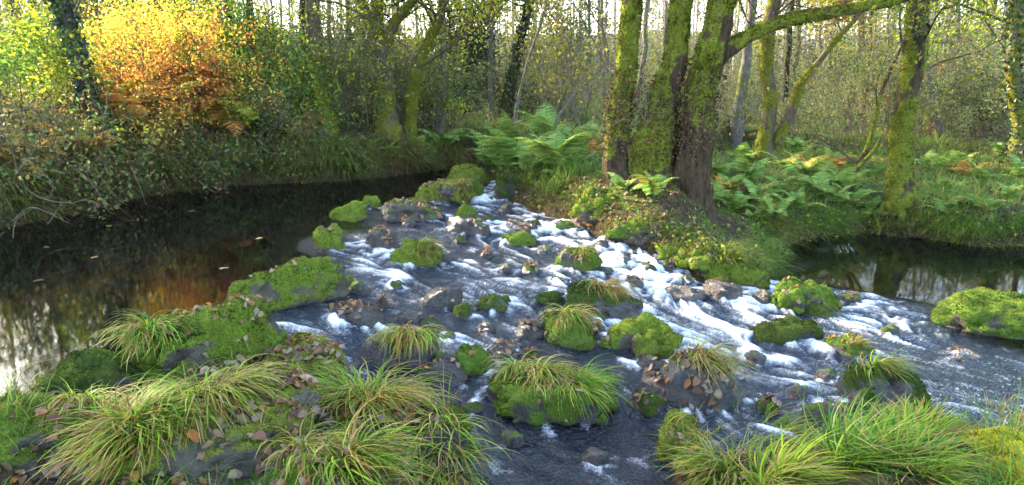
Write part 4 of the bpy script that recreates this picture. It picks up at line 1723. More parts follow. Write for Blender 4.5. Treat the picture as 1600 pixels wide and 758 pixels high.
def build_rock(row, idx):
    lab, x, y, z, sx, sy, sz, yaw, moss, tone, sq = row
    big = max(sx, sy)
    V, F = ico(5 if big > .3 else 4)
    k = 2 + sq * 5
    P = V / ((np.abs(V) ** k).sum(1) ** (1 / k))[:, None]
    o = idx * 7.7
    sc = np.array([sx, sy, sz])
    Q = P * sc
    r = 1 + .34 * fbm(P * 1.1 + o, 2) + .20 * fbm(P * 2.7 + o, 3)
    # angular facets cut at random planes
    for _ in range(5):
        d = RNG.normal(size=3); d[2] = abs(d[2]) * .6; d /= np.linalg.norm(d)
        h = RNG.uniform(.72, .95)
        e = (P * r[:, None]) @ d - h
        P = P - np.clip(e, 0, None)[:, None] * d[None] * .75
    Q = P * r[:, None] * sc
    Q[:, 2] = np.where(Q[:, 2] < 0, Q[:, 2] * .55, Q[:, 2])
    nz = vnormals(Q, F)
    ms = np.clip(.42 + .65 * nz[:, 2] + .95 * fbm(Q * 4.5 + o, 4) - .05 + (moss - .8) * 1.4, 0, 1) * (moss > .02)
    hgt = Q[:, 2] / sz
    ms *= sstep(.02, .30, hgt + .12 * fbm(Q * 6 + o, 2))
    cush = ms * (.020 * (1 + fbm(Q * 9 + o, 3)) + .012 * (1 + fbm(Q * 26 + o, 2)))
    Q = Q + nz * np.clip(cush, 0, None)[:, None] * min(1.3, big / .25) + nz * ((.010 + .022 * (1 - ms)) * fbm(Q * 11 + o, 4))[:, None] * min(1, big / .3)
    nz = vnormals(Q, F)
    name = 'mossy_boulder' if moss > .3 else 'wet_boulder'
    root = empty(name, (x, y, z), math.radians(yaw))
    tag(root, lab, 'rock', 'stones of the weir and rapids')
    me = mesh_np('stone', Q, [F], MAT[tone], attrs={'moss': ms})
    link('stone', me, root)
    lo, hi = MOSS_COL[tone]
    dist = math.hypot(x, y)
    bag = fuzz(Q, F, nz, ms * (nz[:, 2] > -.2) * (ms > .5), 9500 / max(1, (dist / 4.0)) ** 1.5, .006 + .0011 * dist, lo, hi)
    if bag is not None and moss > .2:
        o_ = link('moss', bag.mesh('moss', MAT['mossfuzz'], False), root)
        o_['kind'] = 'stuff'
    c, s = math.cos(math.radians(yaw)), math.sin(math.radians(yaw))
    Wd = np.stack([Q[:, 0] * c - Q[:, 1] * s + x, Q[:, 0] * s + Q[:, 1] * c + y, Q[:, 2] + z], 1)
    add_surface(Wd, F)

for i_, row in enumerate(ROCKS):
    build_rock(row, i_ + 1)
for i_, (x, y, z, sx, sy, sz, yaw) in enumerate(PEBBLES):       # small stones awash
    V, F = ico(3)
    o = 300 + i_ * 3.1
    P = V * (1 + .3 * fbm(V * 1.2 + o, 2) + .16 * fbm(V * 3 + o, 3))[:, None]
    Q = P * np.array([sx, sy, sz * 1.15])
    nz = vnormals(Q, F)
    ms = np.clip(.25 + .5 * nz[:, 2] + .9 * fbm(Q * 12 + o, 3) - .25 * (i_ % 3), 0, 1) * sstep(.2, .6, Q[:, 2] / sz)
    st_ = link('wet_stone', mesh_np('wet_stone', Q, [F], MAT['wet' if i_ % 3 else 'dark'], attrs={'moss': ms}))
    st_.location = (x, y, z); st_.rotation_euler = (0, 0, math.radians(yaw))
    far_ = 'upper rapids near the far bank' if y > 8 else 'middle of the rapids' if y > 5.6 else 'shallow foreground water'
    tag(st_, 'small dark wet stone awash in the ' + far_, 'stone', 'small stones, ' + far_)
    c, s = math.cos(math.radians(yaw)), math.sin(math.radians(yaw))
    add_surface(np.stack([Q[:, 0] * c - Q[:, 1] * s + x, Q[:, 0] * s + Q[:, 1] * c + y, Q[:, 2] + z], 1), F)

TREE = BVHTree.FromPolygons([tuple(v) for v in np.concatenate(SURF_V)], [tuple(int(a) for a in f) for f in np.concatenate(SURF_F)])
def drop(x, y, z0=6.0):
    h = TREE.ray_cast(Vector((x, y, z0)), Vector((0, 0, -1)))
    return (h[0].z, h[1]) if h[0] is not None else (0.0, Vector((0, 0, 1)))

# ------------------------------------------------------------------ trees
def trunk_mesh(rows, sides, rough, seed, moss_fn, mat, name='trunk', step=.06):
    """rows: x, y, z, radius; local = world minus base"""
    P = np.asarray(rows, float)
    L = np.linalg.norm(np.diff(P[:, :3], axis=0), axis=1).sum()
    m = int(max(8, min(150, L / step)))
    S = spline(P, m)
    S[:, 3] = np.maximum(S[:, 3], .004)
    C = S[:, :3].copy()
    w = np.stack([fbm(np.stack([C[:, 2] * .9 + seed, np.full(m, 3.1 * k), np.full(m, seed)], 1), 3) for k in range(3)], 1)
    C[:, :2] += w[:, :2] * S[:, 3:4] * .5
    V, F = tube(C, S[:, 3], sides)
    cen = np.repeat(C, sides, 0); rad = np.repeat(S[:, 3], sides)
    d = (V - cen); d /= np.linalg.norm(d, axis=1, keepdims=True) + 1e-9
    q = np.stack([d[:, 0] * 1.3, d[:, 1] * 1.3, V[:, 2] * .35], 1) + seed
    disp = rad * rough * (fbm(q * 1.6, 3) * .8) + rad * rough * .35 * fbm(V * np.array([9, 9, 4.]) + seed, 3)
    ms = moss_fn(V, d)
    disp = disp + ms * .010 * (1 + fbm(V * 11, 2)) * np.minimum(1, rad / .1)
    V = V + d * disp[:, None]
    return V, F, d, ms

def twig_tree(bag, starts, dirs, lens, rads, depth, tips, droop=.05, spread=.7, kids=(3, 5), seg=5, sides=4, col=(.06, .05, .035)):
    """random branching, vectorless but shallow"""
    if depth == 0: seg = 3
    for s, d, L, r in zip(starts, dirs, lens, rads):
        P = [np.array(s)]
        d = np.array(d, float); d /= np.linalg.norm(d)
        for k in range(seg):
            d = d + RNG.normal(0, .16, 3) + np.array([0, 0, -droop * .5 if depth == 0 else .03])
            d /= np.linalg.norm(d)
            P.append(P[-1] + d * L / seg)
        P = np.array(P)
        R = np.linspace(r, r * .35, seg + 1)
        V, F = tube(P, R, sides if depth > 0 else 3)
        bag.add(V, F, np.array(col) * RNG.uniform(.7, 1.3))
        if depth > 0:
            n = RNG.integers(kids[0], kids[1] + 1)
            ts = RNG.uniform(.25, 1, n)
            idx = np.clip((ts * seg).astype(int), 0, seg - 1)
            st = P[idx] + (P[idx + 1] - P[idx]) * (ts * seg - idx)[:, None]
            dd = d[None] + rand_dirs(n) * spread
            twig_tree(bag, st, dd, L * RNG.uniform(.4, .7, n), np.full(n, r * .45), depth - 1, tips, droop, spread, kids, seg, sides, col)
        else:
            tips.append(P[1:])

def leaf_cloud(tips, per, size, cols, jit=.12, up=.5):
    T = np.concatenate(tips)
    k = RNG.integers(0, len(T), per)
    C = T[k] + RNG.normal(0, jit, (per, 3))
    nrm = rand_dirs(per, up)
    V, F = leaves(C, RNG.uniform(.7, 1.35, per) * size, nrm, RNG.uniform(0, 6.28, per))
    t = RNG.uniform(0, 1, per)
    cl = np.array(cols)
    j = np.clip((fbm(C * .8, 2) * 1.2 + .5 + RNG.normal(0, .25, per)) * len(cl), 0, len(cl) - 1).astype(int)
    c = cl[j] * RNG.uniform(.75, 1.25, per)[:, None]
    return V, F, np.repeat(c, 4, 0)

GREENS = [(.05, .085, .015), (.075, .12, .02), (.11, .15, .02), (.16, .18, .02), (.24, .22, .02)]
AUTUMN = [(.10, .12, .02), (.2, .17, .025), (.3, .22, .03), (.26, .14, .03), (.14, .08, .03)]
DARKS = [(.014, .03, .012), (.022, .042, .015), (.035, .06, .02), (.05, .08, .025)]
LIME = [(.14, .2, .015), (.22, .28, .02), (.3, .34, .03), (.36, .34, .03)]
SCRUB = [(.05, .075, .03), (.08, .11, .045), (.11, .145, .055), (.14, .15, .06)]
PALE = [(.12, .15, .06), (.17, .19, .07), (.2, .18, .07), (.26, .22, .06)]

TSTYLE = {  # bark material, sides, roughness, moss amount, crown colours, crown leaves, leaf size, first crown height
    'clump': ('bark_mossy', 30, .42, .66, AUTUMN, 6000, .06, 4.2), 'gold': ('bark_gold', 20, .2, .6, AUTUMN, 7000, .06, 4.0),
    'bank': ('bark_mossy', 24, .2, .55, GREENS, 5000, .06, 3.2), 'lean': ('bark_mossy', 8, .15, .5, AUTUMN, 700, .045, 1.2),
    'thin': ('bark_grey', 12, .15, .35, AUTUMN, 3500, .06, 4), 'far1': ('bark_grey', 10, .15, .35, AUTUMN, 3500, .06, 3),
    'edge': ('bark_gold', 14, .2, .5, LIME, 9000, .07, 2.2), 'left': ('bark_dark', 18, .2, .3, GREENS, 9000, .08, 3.0),
    'slim': ('bark_gold', 20, .2, .55, GREENS, 11000, .075, 3.8), 'fork': ('bark_gold', 18, .22, .6, LIME, 12000, .06, 3.3),
    'ivy': ('bark_dark', 14, .2, .3, AUTUMN, 5000, .07, 4), 'birch': ('bark_grey', 8, .1, .1, AUTUMN, 600, .06, 3),
    'holly': ('bark_dark', 10, .15, .2, DARKS, 9000, .085, 2.2), 'grey': ('bark_grey', 10, .15, .3, AUTUMN, 2500, .06, 3.5),
    'arch': ('bark_grey', 6, .1, .3, GREENS, 150, .05, 1.0)}

def ivy_on(S_V, S_d, n, size, base):
    k = RNG.integers(0, len(S_V), n)
    d = S_d[k]
    C = S_V[k] + d * RNG.uniform(.0, .05, n)[:, None] + RNG.normal(0, .025, (n, 3))
    V, F = leaves(C, RNG.uniform(.6, 1.3, n) * size, d + rand_dirs(n, .3) * .7, RNG.uniform(0, 6.28, n), ratio=.85)
    c = np.array(DARKS)[RNG.integers(0, 4, n)] * RNG.uniform(.7, 1.3, n)[:, None]
    return V, F, np.repeat(c, 4, 0)

def build_tree(key, label, stems, ti):
    matn, sides, rough, mamt, ccol, nleaf, lsize, ch = TSTYLE[key]
    base = np.array(stems[0][1][0][:3])
    root = empty('holly_tree' if key == 'holly' else 'sapling' if key in ('lean', 'arch', 'birch') else 'mossy_tree', base)
    tag(root, label, 'tree')
    tips, tb = [], Bag()
    ends = []
    for si, (part, rows) in enumerate(stems):
        R = np.array(rows, float)
        R[:, :3] -= base
        seed = ti * 5.3 + si * 1.7
        gz = R[0, 2]
        def mf(V, d, si=si):
            h = V[:, 2]
            side = d[:, 0] * -.25 + d[:, 2] * .5
            a = mamt + .35 * side + .95 * fbm(V * np.array([2.2, 2.2, 1.2]) + seed, 4)
            if key == 'clump':
                a = a - .35 * sstep(1.0, .45, h)
            return np.clip(a, 0, 1)
        V, F, d, ms = trunk_mesh(R, sides if part == 'trunk' else max(8, sides // 2), rough, seed, mf, None, step=.05 if sides > 14 else .15)
        me = mesh_np(part, V, [F], MAT[matn], attrs={'moss': ms})
        o = link(part, me, root)
        if key in ('clump', 'gold', 'bank') or (key in ('slim', 'fork')):
            tri = np.concatenate([F[:, [0, 1, 2]], F[:, [0, 2, 3]]])
            lo, hi = MOSS_COL['olive']
            msk = (ms > .62) * ms * (V[:, 2] < 3.2)
            bag = fuzz(V, tri, d, msk, 4200 if key == 'clump' else 2200, .022, np.array(lo) * .9, np.array(hi) * .95)
            if bag is not None:
                mo = link('moss', bag.mesh('moss', MAT['mossfuzz'], False), o)
                mo['kind'] = 'stuff'
        if key in ('ivy', 'left', 'edge') and part == 'trunk':
            sel = V[:, 2] < 5
            iv = Bag(); iv.add(*ivy_on(V[sel], d[sel], 1500, .075, base))
            io = link('ivy', iv.mesh('ivy', MAT['ivy'], False), root); io['kind'] = 'stuff'
        ends.append(R)
        if key == 'clump' and part == 'trunk':      # dead leaves, ivy and debris caught round the foot
            sel = np.nonzero((V[:, 2] > .5) & (V[:, 2] < 1.75))[0]
            nn_ = 3000
            kk_ = sel[RNG.integers(0, len(sel), nn_)]
            kk_ = kk_[RNG.random(nn_) < np.exp(-np.abs(V[kk_, 2] - 1.05) / .4)]
            nn_ = len(kk_)
            Cc = V[kk_] + d[kk_] * RNG.uniform(0, .10, nn_)[:, None] + RNG.normal(0, .03, (nn_, 3))
            lV, lF = leaves(Cc, RNG.uniform(.025, .055, nn_), d[kk_] + rand_dirs(nn_) * .8, RNG.uniform(0, 6.28, nn_))
            lc = np.array([(.08, .042, .02), (.04, .024, .013), (.11, .065, .03), (.03, .05, .015), (.15, .09, .05)])[RNG.integers(0, 5, nn_)]
            db = Bag(); db.add(lV, lF, np.repeat(lc, 4, 0))
            link('caught_leaves', db.mesh('caught_leaves', MAT['litter'], False), root)['kind'] = 'stuff'
    # crown: branches leave the upper parts of every stem
    for R in ends:
        S = spline(R, 40)
        up = S[S[:, 2] > ch * .8]
        if len(up) < 2:
            continue
        nb = int(5 + 10 * min(1, S[:, 3].max() / .2)) if key not in ('lean', 'arch', 'birch') else 3
        k = RNG.integers(0, len(up), nb)
        dd = rand_dirs(nb, .8)
        ln = RNG.uniform(.8, 1.8, nb) * (1.3 if S[:, 3].max() > .12 else .6)
        rr = np.minimum(up[k, 3] * .45, .028)
        twig_tree(tb, up[k, :3], dd, ln, rr, 2, tips, col=(.07, .06, .04))
        top = S[-1]
        if top[2] > 2:
            twig_tree(tb, [top[:3]] * 3, rand_dirs(3, 1.2), [2.2, 2.0, 1.8], [top[3]] * 3, 2, tips, col=(.07, .06, .04))
    # fine bare twigs low on the stems
    for R in ends:
        S = spline(R, 40)
        lowp = S[(S[:, 2] > .7) & (S[:, 2] < ch)]
        if len(lowp) > 1 and key not in ('arch', 'ivy', 'holly'):
            nb = 5 if key not in ('lean', 'birch') else 2
            k = RNG.integers(0, len(lowp), nb)
            dd = rand_dirs(nb, .1)
            lt = []
            twig_tree(tb, lowp[k, :3], dd, RNG.uniform(.4, .9, nb), np.full(nb, .007), 1, lt, col=(.09, .07, .05))
            tips += [np.concatenate(lt)[::6]] if lt and key in ('gold', 'fork', 'bank', 'clump') else []
    if key == 'holly':
        blob = [RNG.normal(0, 1, (900, 3)) * np.array([.42, .42, .75]) + np.array([0, 0, 2.35])]
        tips = blob + tips[:4]
    if tb.n:
        link('branches', tb.mesh('branches', MAT['twig']), root)['kind'] = 'stuff'
    if tips and nleaf:
        cb = Bag(); cb.add(*leaf_cloud(tips, nleaf, lsize, ccol, .16 if key != 'holly' else .1))
        link('crown', cb.mesh('crown', MAT['ivy'] if key == 'holly' else MAT['leaf'], False), root)['kind'] = 'stuff'
    if key == 'bank':      # bare roots gripping the bank
        for a, ln in ((-2.5, .5), (-1.9, .75), (-1.35, .9), (-1.1, .7), (-.75, 1.2), (-.45, .95), (-.1, 1.3), (3.5, .6)):
            t = np.linspace(0, 1, 18)
            wig = fbm(np.stack([t * 3 + a * 9, t * 0, t * 0], 1), 2)
            aa = a + .55 * wig
            px = np.cos(aa) * (.12 + ln * t); py = np.sin(aa) * (.12 + ln * t * .8)
            g = ground_level(px + base[0], py + base[1], False) - base[2]
            pz = np.maximum(g, -.62 + .7 - .7) + .015 + .05 * np.abs(wig) + .09 * np.exp(-t * 5)
            rad_ = (.06 * (1 - t) + .016) * (1 + .35 * fbm(np.stack([t * 9, t * 0 + a, t * 0], 1), 2))
            cc_ = np.stack([px, py, pz], 1)
            V, F = tube(cc_, rad_, 8)
            dd = V - np.repeat(cc_, 8, 0)
            link('root', mesh_np('root', V, [F], MAT['bark_mossy'], attrs={'moss': np.clip(dd[:, 2] * 10 + .3 + .6 * fbm(V * 5, 2), 0, 1)}), root)
    return root

for i_, (k_, l_, s_) in enumerate(TREES):
    build_tree(k_, l_, s_, i_ + 1)

# ------------------------------------------------------------------ the wood behind: thin trees that can be told apart
def thin_tree(seed, h, r, cols, nleaf, lsize, nbr, mat, lean=.03, low=.25):
    global RNG
    RNG = np.random.default_rng(seed)
    m = 26
    z = np.linspace(-.3, h, m)
    w = np.cumsum(RNG.normal(0, .035, (m, 2)), 0) + np.outer(z * lean, [np.cos(seed), np.sin(seed)])
    C = np.column_stack([w, z])
    R = r * (1 - .75 * np.clip(z / h, 0, 1)) + r * .35 * np.exp(-np.clip(z, 0, 9) / .3)
    V, F = tube(C, R, 8)
    tm = mesh_np('trunk', V, [F], MAT[mat], attrs={'moss': np.clip(.35 + .5 * fbm(V * 1.1 + seed, 2), 0, 1)})
    bag, tips = Bag(), []
    k = RNG.integers(int(m * low), m - 1, nbr)
    dd = rand_dirs(nbr, .45)
    twig_tree(bag, C[k], dd, RNG.uniform(.7, 2.2, nbr), np.minimum(R[k] * .4, .03), 2, tips, kids=(3, 4), col=(.17, .145, .115))
    bm_ = bag.mesh('branches', MAT['twig'])
    cb = Bag(); cb.add(*leaf_cloud(tips, nleaf, lsize, cols, .15))
    return tm, bm_, cb.mesh('crown', MAT['leafy_far'], False)

FAR_KINDS = [thin_tree(101, 9, .09, PALE, 1300, .07, 16, 'bark_grey'), thin_tree(102, 11, .085, PALE, 2000, .08, 20, 'bark_grey'),
             thin_tree(103, 8, .06, SCRUB, 1500, .07, 14, 'bark_grey', .08), thin_tree(104, 12, .11, GREENS, 2600, .085, 22, 'bark_dark', .02),
             thin_tree(105, 10, .10, LIME, 2400, .08, 20, 'bark_gold', .04), thin_tree(106, 7, .05, PALE, 700, .06, 14, 'bark_grey', .12)]
RNG = np.random.default_rng(77)
FLAB = ['bare pale thin tree in the misty wood behind the stream', 'tall grey tree with thin autumn leaves in the misty wood', 'slight leaning tree with grey green leaves in the misty wood',
        'dark stemmed leafy tree in the wood behind', 'mossy stemmed yellow green tree in the wood behind', 'slender bare sapling in the misty wood behind the stream']
def sunlane(x, y):
    # clearings through which the low sun reaches the bracken, the slender tree and the right hand wood
    for bx, by, wd in ((-5.4, 12.5, 1.9), (5.0, 14.7, 1.2), (11.5, 14.5, 2.0)):
        dx, dy = math.sin(math.radians(SUN_AZ)), math.cos(math.radians(SUN_AZ))
        t = (x - bx) * dx + (y - by) * dy
        if -1 < t < 20 and abs((x - bx) * dy - (y - by) * dx) < wd: return True
    return False
spots = []
rs = np.random.RandomState(5)
tries = 0
while len(spots) < 84 and tries < 9000:
    tries += 1
    yy = rs.uniform(15.5, 44)
    xx = rs.uniform(-.80, .80) * yy
    if river_dist([xx], [yy])[0] < 1.5: continue
    if sunlane(xx, yy): continue
    if any((xx - a) ** 2 + (yy - b) ** 2 < (1.1 if yy < 26 else 1.7) for a, b, _ in spots): continue
    px = xx / yy
    if -.12 < px < .12 and rs.rand() < .35: kk = rs.choice([0, 2, 5])
    elif px < -.25: kk = rs.choice([1, 3, 4, 3, 4])
    elif px > .3: kk = rs.choice([1, 3, 4, 2, 4])
    else: kk = rs.choice([0, 1, 2, 5, 0, 1])
    spots.append((xx, yy, kk))
SIDE = [(-7.9, 8.7, 3), (-9.1, 7.9, 3), (8.2, 14.5, 3), (10.2, 13.8, 4), (9.2, 17, 3), (7.2, 17.5, 4), (12, 15.8, 3), (-8.4, 8.6, 3), (-10.5, 9.2, 3), (-12, 10.3, 3), (-9.6, 9.4, 4), (-9.4, 8.3, 3), (-11, 8.6, 3), (-12.5, 8.8, 4), (-10.2, 10.2, 3), (-14.5, 10.5, 3), (-8.6, 10.4, 4), (-16, 7.5, 3), (-13, 7.6, 4), (-13, 9.5, 3), (-11.5, 12, 4), (-15, 13, 3), (-9.2, 11.6, 1), (-8.0, 13.5, 3), (-12, 16, 3), (-6.6, 12.8, 4), (-17, 9, 3), (-19, 12, 1), (-10, 15, 4),  # trees far left are out of view, added to keep sun off the stream
        (12, 12.6, 4), (14, 14, 3), (11, 15, 1), (16, 12, 4), (-4.9, 17, 3), (-7, 18, 3), (-9, 19, 4), (-3, 19, 1)]
for n_, (xx, yy, kk) in enumerate(spots + [s for s in SIDE if not sunlane(s[0], s[1])]):
    g = float(ground_level([xx], [yy])[0])
    root = empty('woodland_tree', (xx, yy, g), rs.uniform(0, 6.28))
    s = rs.uniform(.8, 1.25)
    root.scale = (s, s, s)
    tag(root, FLAB[kk], 'tree', 'trees of the wood behind: ' + ['bare pale', 'tall grey', 'leaning', 'dark leafy', 'yellow green', 'bare sapling'][kk])
    for nm, me in zip(('trunk', 'branches', 'crown'), FAR_KINDS[kk]):
        o_ = link(nm, me, root)
        if nm != 'trunk': o_['kind'] = 'stuff'

# the far wood that reads as one mass
def far_wood():
    bag = Bag()
    lv = Bag()
    n = 600
    for k in range(n):
        yy = RNG.uniform(42, 95); xx = RNG.uniform(-.95, .95) * yy
        g = float(ground_level([xx], [yy], False)[0])
        h = RNG.uniform(9, 17); r = RNG.uniform(.035, .10)
        P = np.array([[xx, yy, g - .5], [xx + RNG.normal(0, .2), yy, g + h * .5], [xx + RNG.normal(0, .5), yy, g + h]])
        V, F = tube(P, [r, r * .8, r * .3], 5)
        bag.add(V, F, np.array((.22, .19, .16)) * RNG.uniform(.6, 1.3))  # stem colour lightened in place of haze
        for b in range(11):
            z0 = RNG.uniform(.2, 1) * h
            d = rand_dirs(1, .6)[0] * RNG.uniform(1, 2.6)
            q = np.array([xx, yy, g + z0])
            V, F = tube(np.array([q, q + d * .5 + RNG.normal(0, .1, 3), q + d]), [.03, .02, .008], 3)
            bag.add(V, F, np.array((.2, .17, .14)))
        nl = 64
        C = np.array([xx, yy, g]) + RNG.normal(0, 1, (nl, 3)) * np.array([1.5, 1.5, h * .28]) + np.array([0, 0, h * .42])
        V, F = leaves(C, RNG.uniform(.12, .42, nl), rand_dirs(nl, .3), RNG.uniform(0, 6.28, nl))
        c = np.array(PALE + [AUTUMN[1]] + [(.26, .25, .2), (.3, .27, .22), (.2, .22, .12), (.24, .26, .14)])[RNG.integers(0, 9, nl)] * RNG.uniform(.7, 1.2, nl)[:, None]  # pale leaf tints stand in for sky-lit haze
        lv.add(V, F, np.repeat(c, 4, 0))
    root = empty('far_wood', (0, 60, 2))
    tag(root, 'far misty wood of thin bare trees closing the view', 'wood', kind='stuff')
    for nm, b, mt in (('stems', bag, 'twig'), ('foliage', lv, 'leafy_far')):
        me = b.mesh(nm, MAT[mt])
        o = link(nm, me, root)
        o.location = (0, -60, -2)
        o['kind'] = 'stuff'
far_wood()

# ------------------------------------------------------------------ grass tussocks
STRAW = np.array([(.34, .25, .08), (.27, .16, .05), (.22, .095, .03), (.38, .30, .11)])
GRASS = np.array([(.07, .15, .012), (.11, .21, .014), (.17, .27, .018), (.24, .28, .022), (.045, .10, .012)])

def tussock_bag(root, L, comb, dry, n, up, settle=True, width=.0088):
    """blades leaving a crown at root, combed over towards one side"""
    cb = math.radians(comb)
    rr = .05 + .1 * L
    a = RNG.uniform(0, 6.28, n); q = np.sqrt(RNG.uniform(0, 1, n)) * rr
    R = np.stack([root[0] + q * np.cos(a), root[1] + q * np.sin(a), np.full(n, root[2]) - .02], 1)
    if settle:
        for k in range(n):
            z, _ = drop(R[k, 0], R[k, 1], root[2] + .4)
            R[k, 2] = max(z, root[2] - .2) - .012
    ln = L * RNG.uniform(.45, 1.15, n)
    e0 = np.radians(RNG.uniform(8, 60, n) + 28 * up)
    e1 = np.radians(RNG.uniform(-80, -15, n) * (1 - up) + RNG.uniform(-30, 55, n) * up)
    az = np.where(RNG.random(n) < .72, cb + RNG.normal(0, .95, n), a + RNG.normal(0, .5, n))
    V, F, T = blades(R, az, ln, width * RNG.uniform(.6, 1.3, n), e0, e1, np.full(n, cb) + RNG.normal(0, .35, n), .6, 7, 1.0)
    if settle:
        Vs = V.reshape(n, -1, 2, 3)
        mid = Vs.mean(2)
        for k in range(n):
            for j in range(1, mid.shape[1]):
                x, y, z = mid[k, j]
                hz, _ = drop(x, y, z + .35)
                if hz > z - .004 and hz - z < .35:
                    Vs[k, j, :, 2] += hz - z + .008 + .01 * RNG.random()
        V = Vs.reshape(V.shape)
    dead = RNG.random(n) < dry * .8 + .06
    c0 = GRASS[RNG.integers(0, len(GRASS), n)] * RNG.uniform(.75, 1.25, n)[:, None]
    c1 = STRAW[RNG.integers(0, 4, n)] * RNG.uniform(.7, 1.1, n)[:, None]
    base = np.where(dead[:, None], c1, c0)
    tipc = np.where((RNG.random(n) < .2 + dry * .5)[:, None], STRAW[RNG.integers(0, 3, n)], base)
    C = base[:, None] * (1 - T[..., None] ** 2) + tipc[:, None] * T[..., None] ** 2
    return V.reshape(-1, 3), F, C.reshape(-1, 3)

for lab, x, y, z, L, comb, dry, n, up in TUSSOCKS:
    zz, _ = drop(x, y, z + .5)
    root = (x, y, zz if abs(zz - z) < .45 else z)
    b = Bag(); b.add(*tussock_bag(root, L, comb, dry, n, up))
    o = empty('grass_tussock', root)
    tag(o, lab, 'grass', 'tussocks on the stones')
    me = b.mesh('blades', MAT['blade'])
    c = link('blades', me, o)
    c.location = tuple(-v for v in root)
    c['kind'] = 'stuff'

# ------------------------------------------------------------------ ferns
def frond_mesh(seed, cols, L=1.0, arch=1.0, npin=26):
    r = np.random.default_rng(seed)
    bag = Bag()
    t = np.linspace(0, 1, npin + 6)
    el = np.radians(72) - np.radians(95 * arch) * t ** 1.2
    ds = L / len(t)
    px = np.concatenate([[0], np.cumsum(np.cos(el) * ds)[:-1]]); pz = np.concatenate([[0], np.cumsum(np.sin(el) * ds)[:-1]])
    P = np.column_stack([px, .03 * np.sin(t * 4 + seed), pz])
    V, F = tube(P, np.linspace(.006, .0015, len(t)), 3)
    bag.add(V, F, np.array(cols[0]) * .7)
    for i in range(5, len(t) - 1):
        u = (t[i] - .12) / .88
        pl = L * .30 * (math.sin(min(1, u * 2.2 + .25) * 1.57)) * (1 - u) ** .8 + .012
        tang = P[min(i + 1, len(P) - 1)] - P[i - 1]; tang /= np.linalg.norm(tang)
        nrm = np.array([-tang[2], 0, tang[0]])
        for sd in (-1, 1):
            d = np.array([0, sd, 0]) + tang * .38 - np.array([0, 0, .18]) + r.normal(0, .06, 3)
            d /= np.linalg.norm(d)
            s = np.cross(nrm, d); s /= np.linalg.norm(s)
            nl = 6
            pts = []
            for j in range(nl + 1):
                v = j / nl
                wd = pl * .15 * (1 - v) ** .6 + .0015
                c = P[i] + d * pl * v - np.array([0, 0, .10 * pl * v * v])
                if j < nl:
                    pts += [c - s * wd * .35, c + s * wd * .35]
                    c2 = P[i] + d * pl * (v + .62 / nl) - np.array([0, 0, .10 * pl * v * v + .004])
                    pts += [c2 - s * wd * 1.15, c2 + s * wd * 1.15]
                else:
                    pts += [c - s * wd * .2, c + s * wd * .2]
            pts = np.array(pts)
            nn = len(pts) // 2
            q = np.array([[2 * k, 2 * k + 1, 2 * k + 3, 2 * k + 2] for k in range(nn - 1)])
            cc = np.array(cols[r.integers(0, len(cols))]) * r.uniform(.8, 1.2)
            bag.add(pts, q, cc)
    return bag.mesh('frond', MAT['frond'], False)

FCOL = [(.10, .17, .03), (.15, .23, .05), (.2, .29, .07), (.26, .33, .07)]
BCOL = [(.38, .17, .035), (.46, .25, .05), (.5, .32, .07), (.32, .13, .03)]
YCOL = [(.26, .24, .04), (.36, .3, .05), (.2, .2, .04)]
FRONDS = [frond_mesh(s, FCOL, 1.0, a) for s, a in ((1, 1.0), (2, 1.15), (3, .85))]
BRONZE = [frond_mesh(s, BCOL, 1.0, a, 20) for s, a in ((11, 1.25), (12, 1.0))] + [frond_mesh(13, YCOL, 1.0, 1.1, 20)]
def fern(name, loc, size, n, meshes, label, cat, group, spread=1.0):
    root = empty(name, (loc[0], loc[1], drop(loc[0], loc[1])[0] - .02), RNG.uniform(0, 6.28))
    tag(root, label, cat, group)
    for k in range(n):
        f = link('frond', meshes[RNG.integers(0, len(meshes))], root)
        s = size * RNG.uniform(.75, 1.15)
        f.scale = (s, s * RNG.uniform(.85, 1.1), s)
        f.rotation_euler = (RNG.normal(0, .14), RNG.normal(0, .2) - .05, 6.28 * k / n + RNG.normal(0, .3))
        f.location = (RNG.normal(0, .03), RNG.normal(0, .03), 0)
    return root
FGRP = {'centre': ('lush pale fern at the head of the rapids', 'ferns at the head of the rapids'),
        'clump': ('small bright fern at the foot of the big alder clump', 'ferns under the alder clump'),
        'right': ('fern on right bank between clump and single trunk', 'ferns on the right bank'),
        'farright': ('fern in the grass right of the single mossy trunk', 'ferns right of the single trunk'),
        'left': ('fern on the shaded far left bank above the pool', 'ferns on the far left bank')}
for key, x, y, z, s, n in FERNS:
    fern('fern', (x, y), s * RNG.uniform(.75, 1.2), n, FRONDS * 6 + BRONZE[2:], FGRP[key][0], 'fern', FGRP[key][1])
for x, y, z, s in BRACKEN:
    fern('bracken', (x, min(y, 13.5) if x < -1 else y), s, 9, BRONZE, 'rust coloured dying bracken on the sunlit left bank' if x < -1 else 'brown dying bracken in the right bank grass', 'bracken', 'bracken on the left bank' if x < -1 else 'bracken on the right bank')

